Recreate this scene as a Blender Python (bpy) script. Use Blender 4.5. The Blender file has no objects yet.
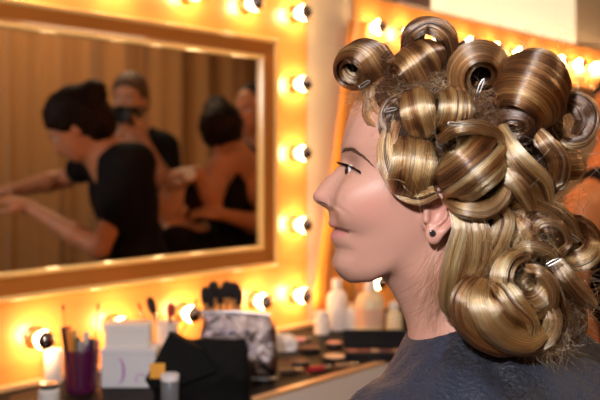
import bpy, math, random
import numpy as np
import openvdb
from mathutils import Vector, Matrix

random.seed(7)
rng = np.random.default_rng(7)
PI = math.pi
COL = bpy.context.scene.collection
FPX = 833.333
ANG = math.radians(47.23)
CAM = np.array([-1.592, -1.61, 1.22])
FW = np.array([math.sin(ANG), math.cos(ANG), 0.0])
RT = np.array([math.cos(ANG), -math.sin(ANG), 0.0])
UP = np.array([0, 0, 1.0])
TOP = 0.75            # desk height

# ------------------------------------------------------------------ frames
def at(px, py, D):
    """world point seen at a pixel, D metres in front of the lens"""
    return CAM + D*FW + (px-300)/FPX*D*RT + (160-py)/FPX*D*UP
def wall_at(px, py, off=0.0):
    d = FW + (px-300)/FPX*RT + (160-py)/FPX*UP
    k = (-off-CAM[1])/d[1]
    return CAM + k*d
def desk_at(px, py, z=TOP):
    D = (CAM[2]-z)*FPX/(py-160)
    return at(px, py, D)
def mirrored(px, py, D):
    p = at(px, py, D); return np.array([p[0], -p[1], p[2]])
def w(P):
    """sitter frame (mm: right, away, up from the lens) -> world metres"""
    P = np.asarray(P, float)
    return CAM + P[..., 0:1]*0.001*RT + P[..., 1:2]*0.001*FW + P[..., 2:3]*0.001*UP
def mm(px, py, D):
    return np.array([(px-300)/FPX*D, D, (160-py)/FPX*D])

# ------------------------------------------------------------------ materials
def mat(name, color=(.8, .8, .8), rough=.5, metal=0., emit=None, estr=0., coat=0., trans=0., ior=1.45, alpha=1.,
        noise=None, bump=None, sheen=0., sss=0., attr=None, spec=.5, aniso=0.):
    m = bpy.data.materials.new(name); m.use_nodes = True
    nt = m.node_tree; b = nt.nodes['Principled BSDF']
    b.inputs['Base Color'].default_value = (*color, 1); b.inputs['Roughness'].default_value = rough
    b.inputs['Metallic'].default_value = metal; b.inputs['IOR'].default_value = ior
    b.inputs['Transmission Weight'].default_value = trans; b.inputs['Alpha'].default_value = alpha
    b.inputs['Coat Weight'].default_value = coat; b.inputs['Sheen Weight'].default_value = sheen
    b.inputs['Specular IOR Level'].default_value = spec; b.inputs['Anisotropic'].default_value = aniso
    if sss:
        b.inputs['Subsurface Weight'].default_value = sss
        b.inputs['Subsurface Radius'].default_value = (1., .35, .2); b.inputs['Subsurface Scale'].default_value = .006
    if emit:
        b.inputs['Emission Color'].default_value = (*emit, 1); b.inputs['Emission Strength'].default_value = estr
    src = None
    if attr:
        a = nt.nodes.new('ShaderNodeAttribute'); a.attribute_name = attr; src = a.outputs['Color']
        nt.links.new(src, b.inputs['Base Color'])
    if noise:
        sc, c2, amt = noise[:3]; st = noise[3] if len(noise) > 3 else (1, 1, 1)
        tc = nt.nodes.new('ShaderNodeTexCoord'); mp = nt.nodes.new('ShaderNodeMapping'); mp.inputs['Scale'].default_value = st
        nz = nt.nodes.new('ShaderNodeTexNoise'); nz.inputs['Scale'].default_value = sc; nz.inputs['Detail'].default_value = 5
        nt.links.new(tc.outputs['Object'], mp.inputs['Vector']); nt.links.new(mp.outputs['Vector'], nz.inputs['Vector'])
        rp = nt.nodes.new('ShaderNodeValToRGB'); rp.color_ramp.elements[0].position = .35; rp.color_ramp.elements[1].position = .65
        rp.color_ramp.elements[0].color = (0, 0, 0, 1); rp.color_ramp.elements[1].color = (amt, amt, amt, 1)
        nt.links.new(nz.outputs['Fac'], rp.inputs['Fac'])
        mx = nt.nodes.new('ShaderNodeMix'); mx.data_type = 'RGBA'
        nt.links.new(rp.outputs['Color'], mx.inputs[0])
        if src: nt.links.new(src, mx.inputs[6])
        else: mx.inputs[6].default_value = (*color, 1)
        mx.inputs[7].default_value = (*c2, 1)
        nt.links.new(mx.outputs[2], b.inputs['Base Color'])
    if bump:
        sc, dist = bump[:2]; st = bump[2] if len(bump) > 2 else (1, 1, 1)
        tc = nt.nodes.new('ShaderNodeTexCoord'); mp = nt.nodes.new('ShaderNodeMapping'); mp.inputs['Scale'].default_value = st
        nz = nt.nodes.new('ShaderNodeTexNoise'); nz.inputs['Scale'].default_value = sc; nz.inputs['Detail'].default_value = 6
        nt.links.new(tc.outputs['Object'], mp.inputs['Vector']); nt.links.new(mp.outputs['Vector'], nz.inputs['Vector'])
        bp = nt.nodes.new('ShaderNodeBump'); bp.inputs['Distance'].default_value = dist; bp.inputs['Strength'].default_value = 1
        nt.links.new(nz.outputs['Fac'], bp.inputs['Height']); nt.links.new(bp.outputs['Normal'], b.inputs['Normal'])
    return m

M = {}
M['board'] = mat('board_wood', (.84, .37, .095), .33, coat=.35, noise=(3, (.76, .30, .065), .6, (1, 1, 9)))
M['frame'] = mat('frame_wood', (.48, .15, .022), .3, coat=.4, noise=(6, (.50, .18, .035), .5))
M['frame_edge'] = mat('frame_gilt_edge', (.95, .60, .22), .2, coat=.5)
M['mirror'] = mat('mirror_glass', (.78, .72, .66), .0, metal=1.)
M['wall'] = mat('wall_paint', (.72, .60, .45), .8, noise=(4, (.68, .55, .40), .4), bump=(120, .0006))
M['desk'] = mat('desk_black', (.008, .006, .006), .55, noise=(30, (.014, .010, .009), .5), spec=.12)
M['fascia'] = mat('desk_fascia', (.93, .80, .68), .4, coat=.2, noise=(5, (.88, .74, .62), .5))
M['desk_edge'] = mat('desk_edge_strip', (.72, .42, .2), .3)
M['floor'] = mat('floor_vinyl', (.12, .08, .06), .5, noise=(8, (.16, .11, .08), .5))
M['ceil'] = mat('ceiling_paint', (.7, .66, .6), .9, bump=(60, .001))
M['curtain'] = mat('curtain_cloth', (.43, .22, .075), .75, sheen=.3, noise=(9, (.44, .21, .07), .5, (1, 1, .1)), bump=(400, .0006))
M['cloth_orange'] = mat('orange_cloth', (.92, .33, .035), .7, sheen=.2, noise=(6, (.82, .26, .02), .6, (1, 1, .2)), bump=(300, .0004))
M['chrome'] = mat('bulb_silver', (.30, .26, .24), .14, metal=1.)
M['brass'] = mat('bulb_socket', (.75, .55, .3), .3, metal=1.)
M['bulb'] = mat('bulb_glow', (1, .9, .7), .3, emit=(1, .62, .28), estr=66)
M['black'] = mat('black_plastic', (.012, .011, .012), .35)
M['blackcloth'] = mat('black_cloth', (.004, .004, .004), .75, bump=(200, .001), spec=.2)
M['white'] = mat('white_plastic', (.86, .83, .80), .35)
M['paper'] = mat('white_card', (.80, .78, .82), .7, noise=(12, (.74, .73, .78), .4))
M['purple'] = mat('purple_print', (.5, .18, .5), .6)
M['cream'] = mat('cream_plastic', (.85, .68, .42), .3, noise=(20, (.8, .62, .38), .5))
M['glass'] = mat('clear_glass', (.95, .95, 1), .05, trans=1., ior=1.3)
M['poster'] = mat('poster_paper', (.93, .86, .66), .55, noise=(2.5, (.85, .66, .34), .55), emit=(1, .84, .55), estr=.75)  # sheet is given emission of its own to look brightly lit
M['posterdark'] = mat('poster_print', (.12, .07, .07), .6)
M['clipsteel'] = mat('clip_metal', (.30, .29, .28), .38, metal=1.)
M['steel'] = mat('steel', (.6, .6, .62), .22, metal=1.)
M['foil'] = mat('iridescent_foil', (.24, .20, .24), .18, metal=1., ior=1.6, bump=(45, .012), noise=(25, (.75, .6, .5), .6))
M['bristle'] = mat('brush_bristle', (.02, .015, .015), .9, bump=(200, .002))
M['handle'] = mat('brush_handle', (.55, .25, .08), .35, coat=.3)

# ------------------------------------------------------------------ object helpers
def tag(o, label=None, cat=None, group=None, kind=None):
    if label: o['label'] = label
    if cat: o['category'] = cat
    if group: o['group'] = group
    if kind: o['kind'] = kind
    return o
def empty(name, loc, rz=0., **k):
    o = bpy.data.objects.new(name, None); COL.objects.link(o); o.empty_display_size = .05
    o.location = loc; o.rotation_euler = (0, 0, rz); return tag(o, **k)
def link(name, me, m, parent=None, smooth=True, **k):
    o = bpy.data.objects.new(name, me); COL.objects.link(o)
    for x in (m if isinstance(m, (list, tuple)) else [m]): me.materials.append(x)
    if smooth and len(me.polygons): me.polygons.foreach_set('use_smooth', [True]*len(me.polygons))
    if parent is not None:
        o.parent = parent
        o.matrix_parent_inverse = Matrix.LocRotScale(parent.location, parent.rotation_euler, None).inverted() if parent.parent is None else Matrix.Identity(4)
    return tag(o, **k)
def mesh(name, V, F, m, parent=None, smooth=True, **k):
    me = bpy.data.meshes.new(name); me.from_pydata([tuple(map(float, v)) for v in V], [], [tuple(map(int, f)) for f in F]); me.update()
    return link(name, me, m, parent, smooth, **k)
def fast_mesh(name, V, Q, m, parent=None, color=None, **k):
    V = np.asarray(V, np.float32); Q = np.asarray(Q, np.int32)
    me = bpy.data.meshes.new(name); me.vertices.add(len(V)); me.vertices.foreach_set('co', V.ravel())
    n = Q.shape[1]; me.loops.add(Q.size); me.loops.foreach_set('vertex_index', Q.ravel())
    me.polygons.add(len(Q)); me.polygons.foreach_set('loop_start', np.arange(0, Q.size, n, dtype=np.int32))
    me.update(calc_edges=True); me.validate()
    if color is not None:
        a = me.color_attributes.new('tint', 'FLOAT_COLOR', 'POINT')
        c = np.ones((len(V), 4), np.float32); c[:, :3] = color; a.data.foreach_set('color', c.ravel())
    return link(name, me, m, parent, True, **k)

class MB:
    """collects simple solids into one mesh"""
    def __init__(s): s.V = []; s.F = []; s.mi = []
    def add(s, V, F, mi=0):
        n = len(s.V); s.V += [tuple(map(float, v)) for v in V]; s.F += [tuple(i+n for i in f) for f in F]; s.mi += [mi]*len(F); return s
    def box(s, lo, hi, mi=0, c=0.0, rot=None, org=None):
        (x0, y0, z0), (x1, y1, z1) = lo, hi
        c = min(c, (x1-x0)/2.01, (y1-y0)/2.01, (z1-z0)/2.01)
        if c <= 0:
            V = [(x, y, z) for z in (z0, z1) for y in (y0, y1) for x in (x0, x1)]
            F = [(0, 2, 3, 1), (4, 5, 7, 6), (0, 1, 5, 4), (2, 6, 7, 3), (0, 4, 6, 2), (1, 3, 7, 5)]
        else:
            V = []; F = []
            def ring(z, i):
                X0, X1, Y0, Y1 = x0+i, x1-i, y0+i, y1-i
                r = c
                return [(X0+r, Y0, z), (X1-r, Y0, z), (X1, Y0+r, z), (X1, Y1-r, z), (X1-r, Y1, z), (X0+r, Y1, z), (X0, Y1-r, z), (X0, Y0+r, z)]
            V = ring(z0, c*.7)+ring(z0+c, 0)+ring(z1-c, 0)+ring(z1, c*.7)
            F = [tuple(range(7, -1, -1)), tuple(range(24, 32))]
            for k in range(3):
                for i in range(8): F.append((k*8+i, k*8+(i+1) % 8, k*8+8+(i+1) % 8, k*8+8+i))
        V = [Vector(v) for v in V]
        if rot is not None:
            o = Vector(org if org is not None else ((x0+x1)/2, (y0+y1)/2, (z0+z1)/2))
            R = Matrix.Rotation(rot, 3, 'Z') if not isinstance(rot, Matrix) else rot
            V = [o+R @ (v-o) for v in V]
        return s.add(V, F, mi)
    def tube(s, pts, rad, n=12, mi=0, cap=True):
        pts = [np.array(p, float) for p in pts]; k = len(pts)
        if not hasattr(rad, '__len__'): rad = [rad]*k
        V = []; F = []
        ref = None
        for i, p in enumerate(pts):
            t = pts[min(i+1, k-1)]-pts[max(i-1, 0)]; t = t/(np.linalg.norm(t)+1e-12)
            if ref is None:
                ref = np.cross(t, [0, 0, 1.]) if abs(t[2]) < .9 else np.cross(t, [1., 0, 0])
            a = ref-t*np.dot(ref, t); a /= np.linalg.norm(a); ref = a; b = np.cross(t, a)
            for j in range(n):
                q = 2*PI*j/n; V.append(p+rad[i]*(math.cos(q)*a+math.sin(q)*b))
        for i in range(k-1):
            for j in range(n): F.append((i*n+j, i*n+(j+1) % n, (i+1)*n+(j+1) % n, (i+1)*n+j))
        if cap: F.append(tuple(range(n-1, -1, -1))); F.append(tuple(range((k-1)*n, k*n)))
        return s.add(V, F, mi)
    def lathe(s, prof, c, n=24, axis='z', mi=0):
        """prof: [(r,h)]; axis may be a direction vector"""
        if isinstance(axis, str): ax = {'x': (1., 0, 0), 'y': (0, 1., 0), 'z': (0, 0, 1.)}[axis]
        else: ax = axis
        ax = np.array(ax, float); ax /= np.linalg.norm(ax)
        a = np.cross(ax, [0, 0, 1.]) if abs(ax[2]) < .9 else np.array([1., 0, 0]); a = a-ax*np.dot(a, ax); a /= np.linalg.norm(a); b = np.cross(ax, a)
        V = []; F = []; c = np.array(c, float)
        for r, h in prof:
            for j in range(n):
                q = 2*PI*j/n; V.append(c+ax*h+max(r, 1e-5)*(math.cos(q)*a+math.sin(q)*b))
        for i in range(len(prof)-1):
            for j in range(n): F.append((i*n+j, i*n+(j+1) % n, (i+1)*n+(j+1) % n, (i+1)*n+j))
        F.append(tuple(range(n-1, -1, -1))); F.append(tuple(range((len(prof)-1)*n, len(prof)*n)))
        return s.add(V, F, mi)
    def build(s, name, m, parent=None, smooth=False, **k):
        me = bpy.data.meshes.new(name); me.from_pydata(s.V, [], s.F); me.update()
        o = link(name, me, m, parent, smooth, **k)
        if isinstance(m, (list, tuple)): me.polygons.foreach_set('material_index', s.mi)
        if smooth:
            try: me.set_sharp_from_angle(angle=math.radians(40))
            except Exception: pass
        return o

def copy_tree(o, parent=None):
    c = o.copy(); COL.objects.link(c)
    if parent is not None: c.parent = parent
    for ch in [x for x in bpy.data.objects if x.parent == o]: copy_tree(ch, c)
    return c

# ------------------------------------------------------------------ implicit modelling
class Field:
    def __init__(s, xs, ys, zs):
        s.xs, s.ys, s.zs = [np.asarray(a, np.float32) for a in (xs, ys, zs)]
        s.X = s.xs[:, None, None]; s.Y = s.ys[None, :, None]; s.Z = s.zs[None, None, :]
        s.d = np.full((len(xs), len(ys), len(zs)), 1e3, np.float32)
    def ell(s, c, r, R=None):
        x, y, z = s.X-c[0], s.Y-c[1], s.Z-c[2]
        if R is not None:
            R = np.asarray(R); x, y, z = (x*R[0, i]+y*R[1, i]+z*R[2, i] for i in range(3))
        k0 = np.sqrt((x/r[0])**2+(y/r[1])**2+(z/r[2])**2)
        k1 = np.sqrt((x/r[0]**2)**2+(y/r[1]**2)**2+(z/r[2]**2)**2)
        return (k0*(k0-1)/(k1+1e-9)).astype(np.float32)
    def cap(s, a, b, ra, rb, flat=None):
        a = np.asarray(a, float); b = np.asarray(b, float); ab = b-a; L = ab@ab+1e-12
        x, y, z = s.X-a[0], s.Y-a[1], s.Z-a[2]
        h = np.clip((x*ab[0]+y*ab[1]+z*ab[2])/L, 0, 1)
        return (np.sqrt((x-h*ab[0])**2+(y-h*ab[1])**2+(z-h*ab[2])**2)-(ra+(rb-ra)*h)).astype(np.float32)
    @staticmethod
    def smin(a, b, k):
        if k <= 0: return np.minimum(a, b)
        h = np.maximum(k-np.abs(a-b), 0)/k; return np.minimum(a, b)-h*h*k*.25
    def add(s, d, k=0.): s.d = s.smin(s.d, d, k); return s
    def sub(s, d, k=0.): s.d = -s.smin(-s.d, d, k); return s
    def chain(s, pts, rads, k=0., kj=0.):
        for i in range(len(pts)-1): s.add(s.cap(pts[i], pts[i+1], rads[i], rads[i+1]), k if i == 0 else kj)
        return s
    def surf(s, clip):
        g = openvdb.FloatGrid(float(clip)); g.copyFromArray(np.clip(s.d, -clip, clip)); g.transform = openvdb.createLinearTransform(1.0)
        P, Tt, Q = g.convertToPolygons(0.0, 0.0)
        P = np.asarray(P); ix = np.arange
        V = np.stack([np.interp(P[:, 0], ix(len(s.xs)), s.xs), np.interp(P[:, 1], ix(len(s.ys)), s.ys), np.interp(P[:, 2], ix(len(s.zs)), s.zs)], 1)
        return V, np.asarray(Q)[:, ::-1]
def steps(*segs):
    """[(start, stop, step), ...] -> joined coordinates"""
    out = []
    for a, b, st in segs: out += list(np.arange(a, b-1e-6, st))
    out.append(segs[-1][1]); return np.array(out)
def Rot(*vs):
    return np.stack([np.asarray(v, float)/np.linalg.norm(v) for v in vs], 1)
def unit(v): v = np.asarray(v, float); return v/(np.linalg.norm(v)+1e-12)

# ================================================================== THE ROOM
RX0, RX1, RY0 = -3.2, 3.6, -3.6
def slab(name, lo, hi, m, **k):
    return MB().box(lo, hi).build(name, m, None, kind='structure', **k)
slab('floor', (RX0-.1, RY0-.1, -.1), (RX1+.1, .1, 0), M['floor'])
slab('ceiling', (RX0-.1, RY0-.1, 2.7), (RX1+.1, .1, 2.8), M['ceil'])
slab('wall_back', (RX0-.1, 0, 0), (RX1+.1, .1, 2.7), M['wall'])
slab('wall_left', (RX0-.1, RY0-.1, 0), (RX0, 0, 2.7), M['wall'])
slab('wall_right', (RX1, RY0-.1, 0), (RX1+.1, 0, 2.7), M['wall'])
slab('wall_front', (RX0, RY0-.1, 0), (RX1, RY0, 2.7), M['wall'])

# long drapes hanging before the far wall, seen in the mirror
def drape(x0, x1, y, z0, z1, m, label, seed, name='curtain', amp=.05, wl=.33, group=None):
    r = np.random.default_rng(seed); n = int((x1-x0)/.012); xs = np.linspace(x0, x1, n); ph = r.uniform(0, 6)
    V = []; zs = np.linspace(z0, z1, 12)
    t = (xs-x0)/wl*2*PI
    prof = np.sin(t+ph+1.1*np.sin(t*.37+ph))+.3*np.sin(2.7*t+1.3*ph+np.sin(t*.6))
    for side in (0, 1):
        for z in zs:
            a = amp*(.75+.25*(z1-z)/(z1-z0))
            for i in range(n): V.append((xs[i]+.006*math.sin(z*3+i*.1), y+a*prof[i]+side*.004, z))
    F = []; K = len(zs)
    for k in range(K-1):
        for i in range(n-1):
            a = k*n+i; F.append((a, a+1, a+n+1, a+n)); b = K*n+a; F.append((b, b+n, b+n+1, b+1))
    for i in range(n-1):
        F.append((i, K*n+i, K*n+i+1, i+1)); q = (K-1)*n+i; F.append((q, q+1, K*n+q+1, K*n+q))
    for k in range(K-1):
        a = k*n; F.append((a, a+n, K*n+a+n, K*n+a)); a = k*n+n-1; F.append((a, K*n+a, K*n+a+n, a+n))
    return mesh(name, V, F, m, None, True, label=label, cat='curtain', group=group)
YC = -3.0
def cx(px, y=3.0):  # where a line of sight off the mirror meets the drapes
    d = FW+(px-300)/FPX*RT; k = (y-CAM[1])/d[1]; return (CAM+k*d)[0]
gap = cx(56)
drape(-2.9, gap-.02, YC, .02, 2.55, M['curtain'], 'gold-brown pleated drape left of the dark gap, reflected in the mirror', 3)
drape(gap+.03, 3.5, YC, .02, 2.55, M['curtain'], 'wide gold-brown pleated drape right of the dark gap, behind the reflected man', 5)
tag(MB().tube([(-3.1, YC, 2.58), (3.55, YC, 2.58)], .015).build('curtain_rail', M['steel'], None, True), 'metal rail along the top of the gold-brown drapes', 'curtain rail')

# ------------------------------------------------------------------ light board with mirror
BULB = .021
def bulb(parent_name, x, z, label, group, m_on=None):
    t = empty('light_bulb', (x, -.012, z), label=label, cat='light bulb', group=group)
    MB().lathe([(.024, 0), (.024, .003), (.019, .006), (.015, .018), (.014, .02)], (x, -.012, z), 20, (0, -1, 0)).build('socket', M['brass'], t, True)
    c = np.array([x, -.012-.044, z]); R = .0205
    # frosted glowing part: neck widening into the globe, up to just past its middle
    pr = [(.011, .016), (.011, .024)]
    for a in np.linspace(-62, 12, 11): pr.append((R*math.cos(math.radians(a)), .044+R*math.sin(math.radians(a))))
    MB().lathe(pr, (x, -.012, z), 24, (0, -1, 0)).build('glass_globe', M['bulb'], t, True)
    pr = [(R*1.005*math.cos(math.radians(a)), .044+R*1.005*math.sin(math.radians(a))) for a in np.linspace(9, 89, 11)]
    MB().lathe(pr, (x, -.012, z), 24, (0, -1, 0)).build('silver_crown', M['chrome'], t, True)
    return t
def station(x0, x1, label_b, label_m, side_word, bulbs):
    z0, z1 = TOP-.02, 1.22+.505
    b = MB().box((x0, -.012, z0), (x1, -.0005, z1), c=.001)
    tag(b.build('light_board', M['board']), label_b, 'light board')
    fx0, fx1 = x0+.138, x1-.138           # frame outer
    fz0, fz1 = 1.22-.287, 1.22+.328
    wd = .060
    root = empty('mirror', ((fx0+fx1)/2, -.012, fz0), label=label_m, cat='mirror')
    MB().box((fx0+wd-.004, -.018, fz0+wd-.004), (fx1-wd+.004, -.0125, fz1-wd+.004)).build('mirror_glass', M['mirror'], root)
    # profiled frame: cross-section (inset from outer edge, height from board)
    sec = [(0, 0), (0, .020), (.004, .0235), (.009, .022), (.012, .016), (.040, .011), (.047, .012), (.051, .017), (.056, .0175), (.060, .013), (.060, 0)]
    rings = []
    for (ins, h) in sec:
        rings.append([(fx0+ins, -.0122-h, fz0+ins), (fx1-ins, -.0122-h, fz0+ins), (fx1-ins, -.0122-h, fz1-ins), (fx0+ins, -.0122-h, fz1-ins)])
    V = [p for r_ in rings for p in r_]; F = []; mi = []
    m_ = len(sec)
    for i in range(m_):
        for j in range(4):
            F.append((i*4+j, i*4+(j+1) % 4, ((i+1) % m_)*4+(j+1) % 4, ((i+1) % m_)*4+j)); mi.append(1 if i in (0, 1, 2, 3, 6, 7, 8, 9) else 0)
    o = mesh('frame', V, F, [M['frame'], M['frame_edge']], root, False)
    o.data.polygons.foreach_set('material_index', mi)
    for k, (x, z, lab, grp) in enumerate(bulbs): bulb('', x, z, lab, grp)
    return root
S1 = (-2.05, .165); S2 = (.385, 2.75)
zc = [1.22-.376, 1.22-.180, 1.22+.019, 1.22+.211, 1.22+.408]
zw = ['lowest', 'second lowest', 'middle', 'second highest', 'top']
B1 = []
for k in range(5):
    where = ['near the desk', 'level with the lips', 'level with the eyes', 'left of the frontmost curl', 'at the board corner']
    B1.append((.108, zc[k], 'glowing bulb, %s in the column right of the mirror, %s' % (zw[k], where[k]), 'bulbs in the right column of the first board'))
bx = [-.048, -.292, -.495, -.686, -.915, -1.13]
bl = ['between the silver pouch and the board corner', 'behind the silver pouch', 'behind the white box and brush cup', 'left of the pencil cup', 'further left than the pencil cup', 'leftmost below the frame']
for x, l in zip(bx[:4], bl): B1.append((x, zc[0]+.004, 'glowing silver-tipped bulb under the first mirror, '+l, 'bulbs in the lower row of the first board'))
for x, l in zip([-.080, -.28, -.49, -.70], ['next to the corner bulb at the top', 'second from the corner above the frame', 'third from the corner above the frame', 'fourth from the corner above the frame']):
    B1.append((x, zc[4], 'glowing silver-tipped bulb above the first mirror, '+l, 'bulbs in the top row of the first board'))
station(*S1, 'orange-gold wooden light board round the large mirror on the left', 'large mirror in a gilded wood frame reflecting the make-up artists', 'first', B1)
B2 = []
for k in (4, 2, 1, 0):
    B2.append((.45, zc[k], 'bulb at the left side of the second board, %s' % ['lowest', 'above the lowest', 'middle', 'x', 'topmost'][k], 'bulbs in the left column of the second board'))
xs2 = [.62, .80, .985, 1.17, 1.35, 1.53, 1.71, 1.88, 2.05, 2.22]
l2 = ['behind the top curl', 'right of the top curl', 'over the coiled curl', 'between the coil and the large roll', 'above the large roll', 'just left of the large roll top', 'hidden by the large roll', 'right of the large roll, first', 'right of the large roll, second', 'right end of the row']
for x, l in zip(xs2, l2):
    B2.append((x, 1.22+.412, 'bulb above the second mirror, '+l, 'bulbs in the top row of the second board'))
station(*S2, 'orange-gold wooden light board of the second place, behind the hair', 'second mirror in a wooden frame, mostly hidden behind the curls', 'second', B2)

# poster above the second board
pb = empty('poster', (1.4, -.004, 1.9), label='pale banner with an added glow on the wall above the second light board', cat='poster')
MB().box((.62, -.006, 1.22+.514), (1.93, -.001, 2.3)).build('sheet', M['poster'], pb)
MB().box((.50, -.0075, 1.22+.514), (.80, -.0062, 2.3), c=.0005).build('printed_figure', M['posterdark'], pb)
# orange cloth hanging between the stations
def cloth():
    tops = [(349, 20), (343, 70), (338, 110), (333, 150), (326, 200), (319, 240), (312, 285), (309.5, 312)]
    V = []; F = []; n = 26
    rows = []
    for (px, py) in tops:
        p = wall_at(px, py, .03); rows.append((p[0], p[2]))
    for side in (0, 1):
        for r_, (x, z) in enumerate(rows):
            x1 = .50
            for i in range(n):
                f = i/(n-1); xx = x+(x1-x)*f
                V.append((xx, -.024-.016*(1+math.sin(f*(15+r_*.3)))*(.35+.65*r_/7)-side*.003, z))
    K = len(rows)
    for k in range(K-1):
        for i in range(n-1):
            a = k*n+i; F.append((a, a+1, a+n+1, a+n)); b = K*n+a; F.append((b, b+n, b+n+1, b+1))
    for i in range(n-1):
        F.append((i, K*n+i, K*n+i+1, i+1)); q = (K-1)*n+i; F.append((q, q+1, K*n+q+1, K*n+q))
    for k in range(K-1):
        a = k*n; F.append((a, a+n, K*n+a+n, K*n+a)); a = k*n+n-1; F.append((a, K*n+a, K*n+a+n, a+n))
    return mesh('hanging_cloth', V, F, M['cloth_orange'], None, True, label='orange cloth hanging on the wall beside the second board, behind the profile', cat='cloth')
cloth()

# ------------------------------------------------------------------ desk
DY = -.428
d = empty('make_up_desk', (0, DY/2, 0), label='long black-topped make-up desk with a pale front edge along the mirror wall', cat='desk')
MB().box((-2.4, DY, TOP-.03), (3.2, -.014, TOP), c=.003).build('desktop', M['desk'], d)
MB().box((-2.4, DY-.012, TOP-.16), (3.2, DY-.0005, TOP-.005), c=.002).build('front_panel', M['fascia'], d)
MB().box((-2.4, DY-.014, TOP-.0045), (3.2, DY+.006, TOP+.003), c=.001).build('edge_strip', M['desk_edge'], d)
MB().box((-2.4, -.034, TOP+.0005), (.9, -.0145, TOP+.012), c=.002).build('back_ledge', M['desk_edge'], d)
for x in (-2.3, -.4, 1.4, 3.1):
    MB().box((x-.02, DY+.03, 0), (x+.02, DY+.07, TOP-.031)).box((x-.02, -.07, 0), (x+.02, -.03, TOP-.031)).build('leg', M['steel'], d)

# ================================================================== THINGS ON THE DESK
def local(px, py, z=TOP):
    """desk frame facing the lens: origin where the line of sight meets the desk"""
    p = desk_at(px, py, z); D = (CAM[2]-z)*FPX/(py-160)
    return p, D/FPX
def P3(o, x, y, z): return o+x*RT+y*FW+z*UP
FACE = -ANG          # turn about Z that makes a box face the lens
def fbox(mb, o, lo, hi, c=.001, mi=0):
    """box given in the desk frame of origin o"""
    mb2 = MB().box(lo, hi, mi, c)
    mb.add([P3(o, *v) for v in mb2.V], mb2.F, mi); return mb

# cup of pencils
o, s = local(81, 391)
cup = empty('pencil_cup', o, label='purple see-through cup full of cosmetic pencils, in front of the left bulb', cat='cup')
M['purpleplastic'] = mat('purple_plastic', (.12, .01, .07), .25, alpha=.5, coat=.3)
MB().lathe([(.030, 0), (.032, .002), (.037, .088), (.0355, .088), (.031, .004), (.0005, .004)], o+np.array([0, 0, .0005]), 28).build('cup_wall', M['purpleplastic'], cup, True)
pc = [((.02, .015, .015), 'black'), ((.75, .10, .03), 'red'), ((.8, .28, .05), 'orange'), ((.5, .34, .1), 'gold'), ((.03, .02, .02), 'black'), ((.35, .33, .33), 'grey'),
      ((.5, .5, .52), 'silver'), ((.12, .03, .12), 'plum'), ((.03, .02, .04), 'black'), ((.25, .05, .2), 'violet')]
hs = [327, 327, 329, 331, 338, 340, 333, 345, 338, 341]
for i, ((c, nm), h) in enumerate(zip(pc, hs)):
    m = mat('pencil_%s_lacquer' % nm, c, .35, coat=.3)
    x = (62+i*3.9-81)*s*.93; y = .012*math.sin(i*2.3); ztop = (391-h)*s
    x0 = x*.55
    t = empty('cosmetic_pencil', P3(o, x0, y*.5, .006), label='%s cosmetic pencil in the purple cup, %s' % (nm, ['at the left rim', 'second from the left', 'third from the left', 'left of its middle', 'short, in the middle', 'in the middle', 'right of the middle', 'third from the right', 'second from the right', 'at the right rim'][i]), cat='pencil', group='pencils in the purple cup')
    a, b_ = P3(o, x0, y*.5, .006), P3(o, x, y, ztop); dr = unit(b_-a)
    MB().tube([a, b_-dr*.022], .0056, 8).build('shaft', m, t, True)
    MB().tube([b_-dr*.0219, b_-dr*.002, b_], [.0059, .0059, .005], 10).build('pencil_cap', m, t, True)
for (bx_, tx, ty, lab) in [(70, 63, 304, 'leaning left'), (92, 98.5, 303, 'leaning right')]:
    a = P3(o, (bx_-81)*s, -.004, .006); b_ = P3(o, (tx-81)*s, 0, (391-ty)*s); dr = unit(b_-a)
    t = empty('thin_brush', a, label='long thin brush in the purple cup, '+lab, cat='brush', group='thin brushes in the purple cup')
    MB().tube([a, b_-dr*.03, b_-dr*.012], [.0022, .0018, .0022], 8).build('shaft', M['handle'], t, True)
    MB().tube([b_-dr*.0119, b_-dr*.005, b_], [.0025, .003, .0006], 8).build('tuft', M['bristle'], t, True)

# tissue roll, boxes
o, s = local(53, 383)
t = empty('tissue_roll', o, label='small white paper roll between the left bulb and the pencil cup', cat='roll')
MB().lathe([(.006, .0005), (.018, .0005), (.019, .003), (.019, .069), (.018, .071), (.006, .071)], o, 24).build('paper', M['white'], t, True)
MB().lathe([(.0058, 0.001), (.0058, .0715), (.0045, .0715), (.0045, .001)], o, 16).build('core', M['cream'], t, True)
o, s = local(128, 388); ob = o
t = empty('card_box', o, label='pale box with a purple curl printed on its front, behind the black bag', cat='box')
bm = MB(); fbox(bm, o, (-27*s, 0, .0005), (27*s, .06, 37*s)); bm.build('carton', M['paper'], t)
bm = MB(); fbox(bm, o, (-27.6*s, -.001, 33*s), (27.6*s, .061, 38.5*s)); bm.build('lid', M['paper'], t)
arc = [P3(o, (-10+6*math.sin(a))*s, -.0012, (17+13*math.cos(a))*s) for a in np.linspace(.1, 3.0, 14)]
arc2 = [P3(o, (13+5*math.cos(a))*s, -.0012, (9+5*math.sin(a))*s) for a in np.linspace(.3, 4.0, 12)]
MB().tube(arc, [.0006+.0022*math.sin(PI*i/13) for i in range(14)], 6).tube(arc2, .001, 6).build('printed_curl', M['purple'], t, True)
t = empty('tissue_box', P3(o, 0, 0, 38.6*s), label='smaller blank white box standing on the box with the curl', cat='box')
bm = MB(); fbox(bm, o, (-24*s, .006, 38.6*s+.0005), (20*s, .054, 62*s)); bm.build('carton', M['white'], t)
bm = MB(); fbox(bm, o, (-24.6*s, .005, 56*s), (20.6*s, .055, 63*s)); bm.build('lid', M['white'], t)

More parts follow.
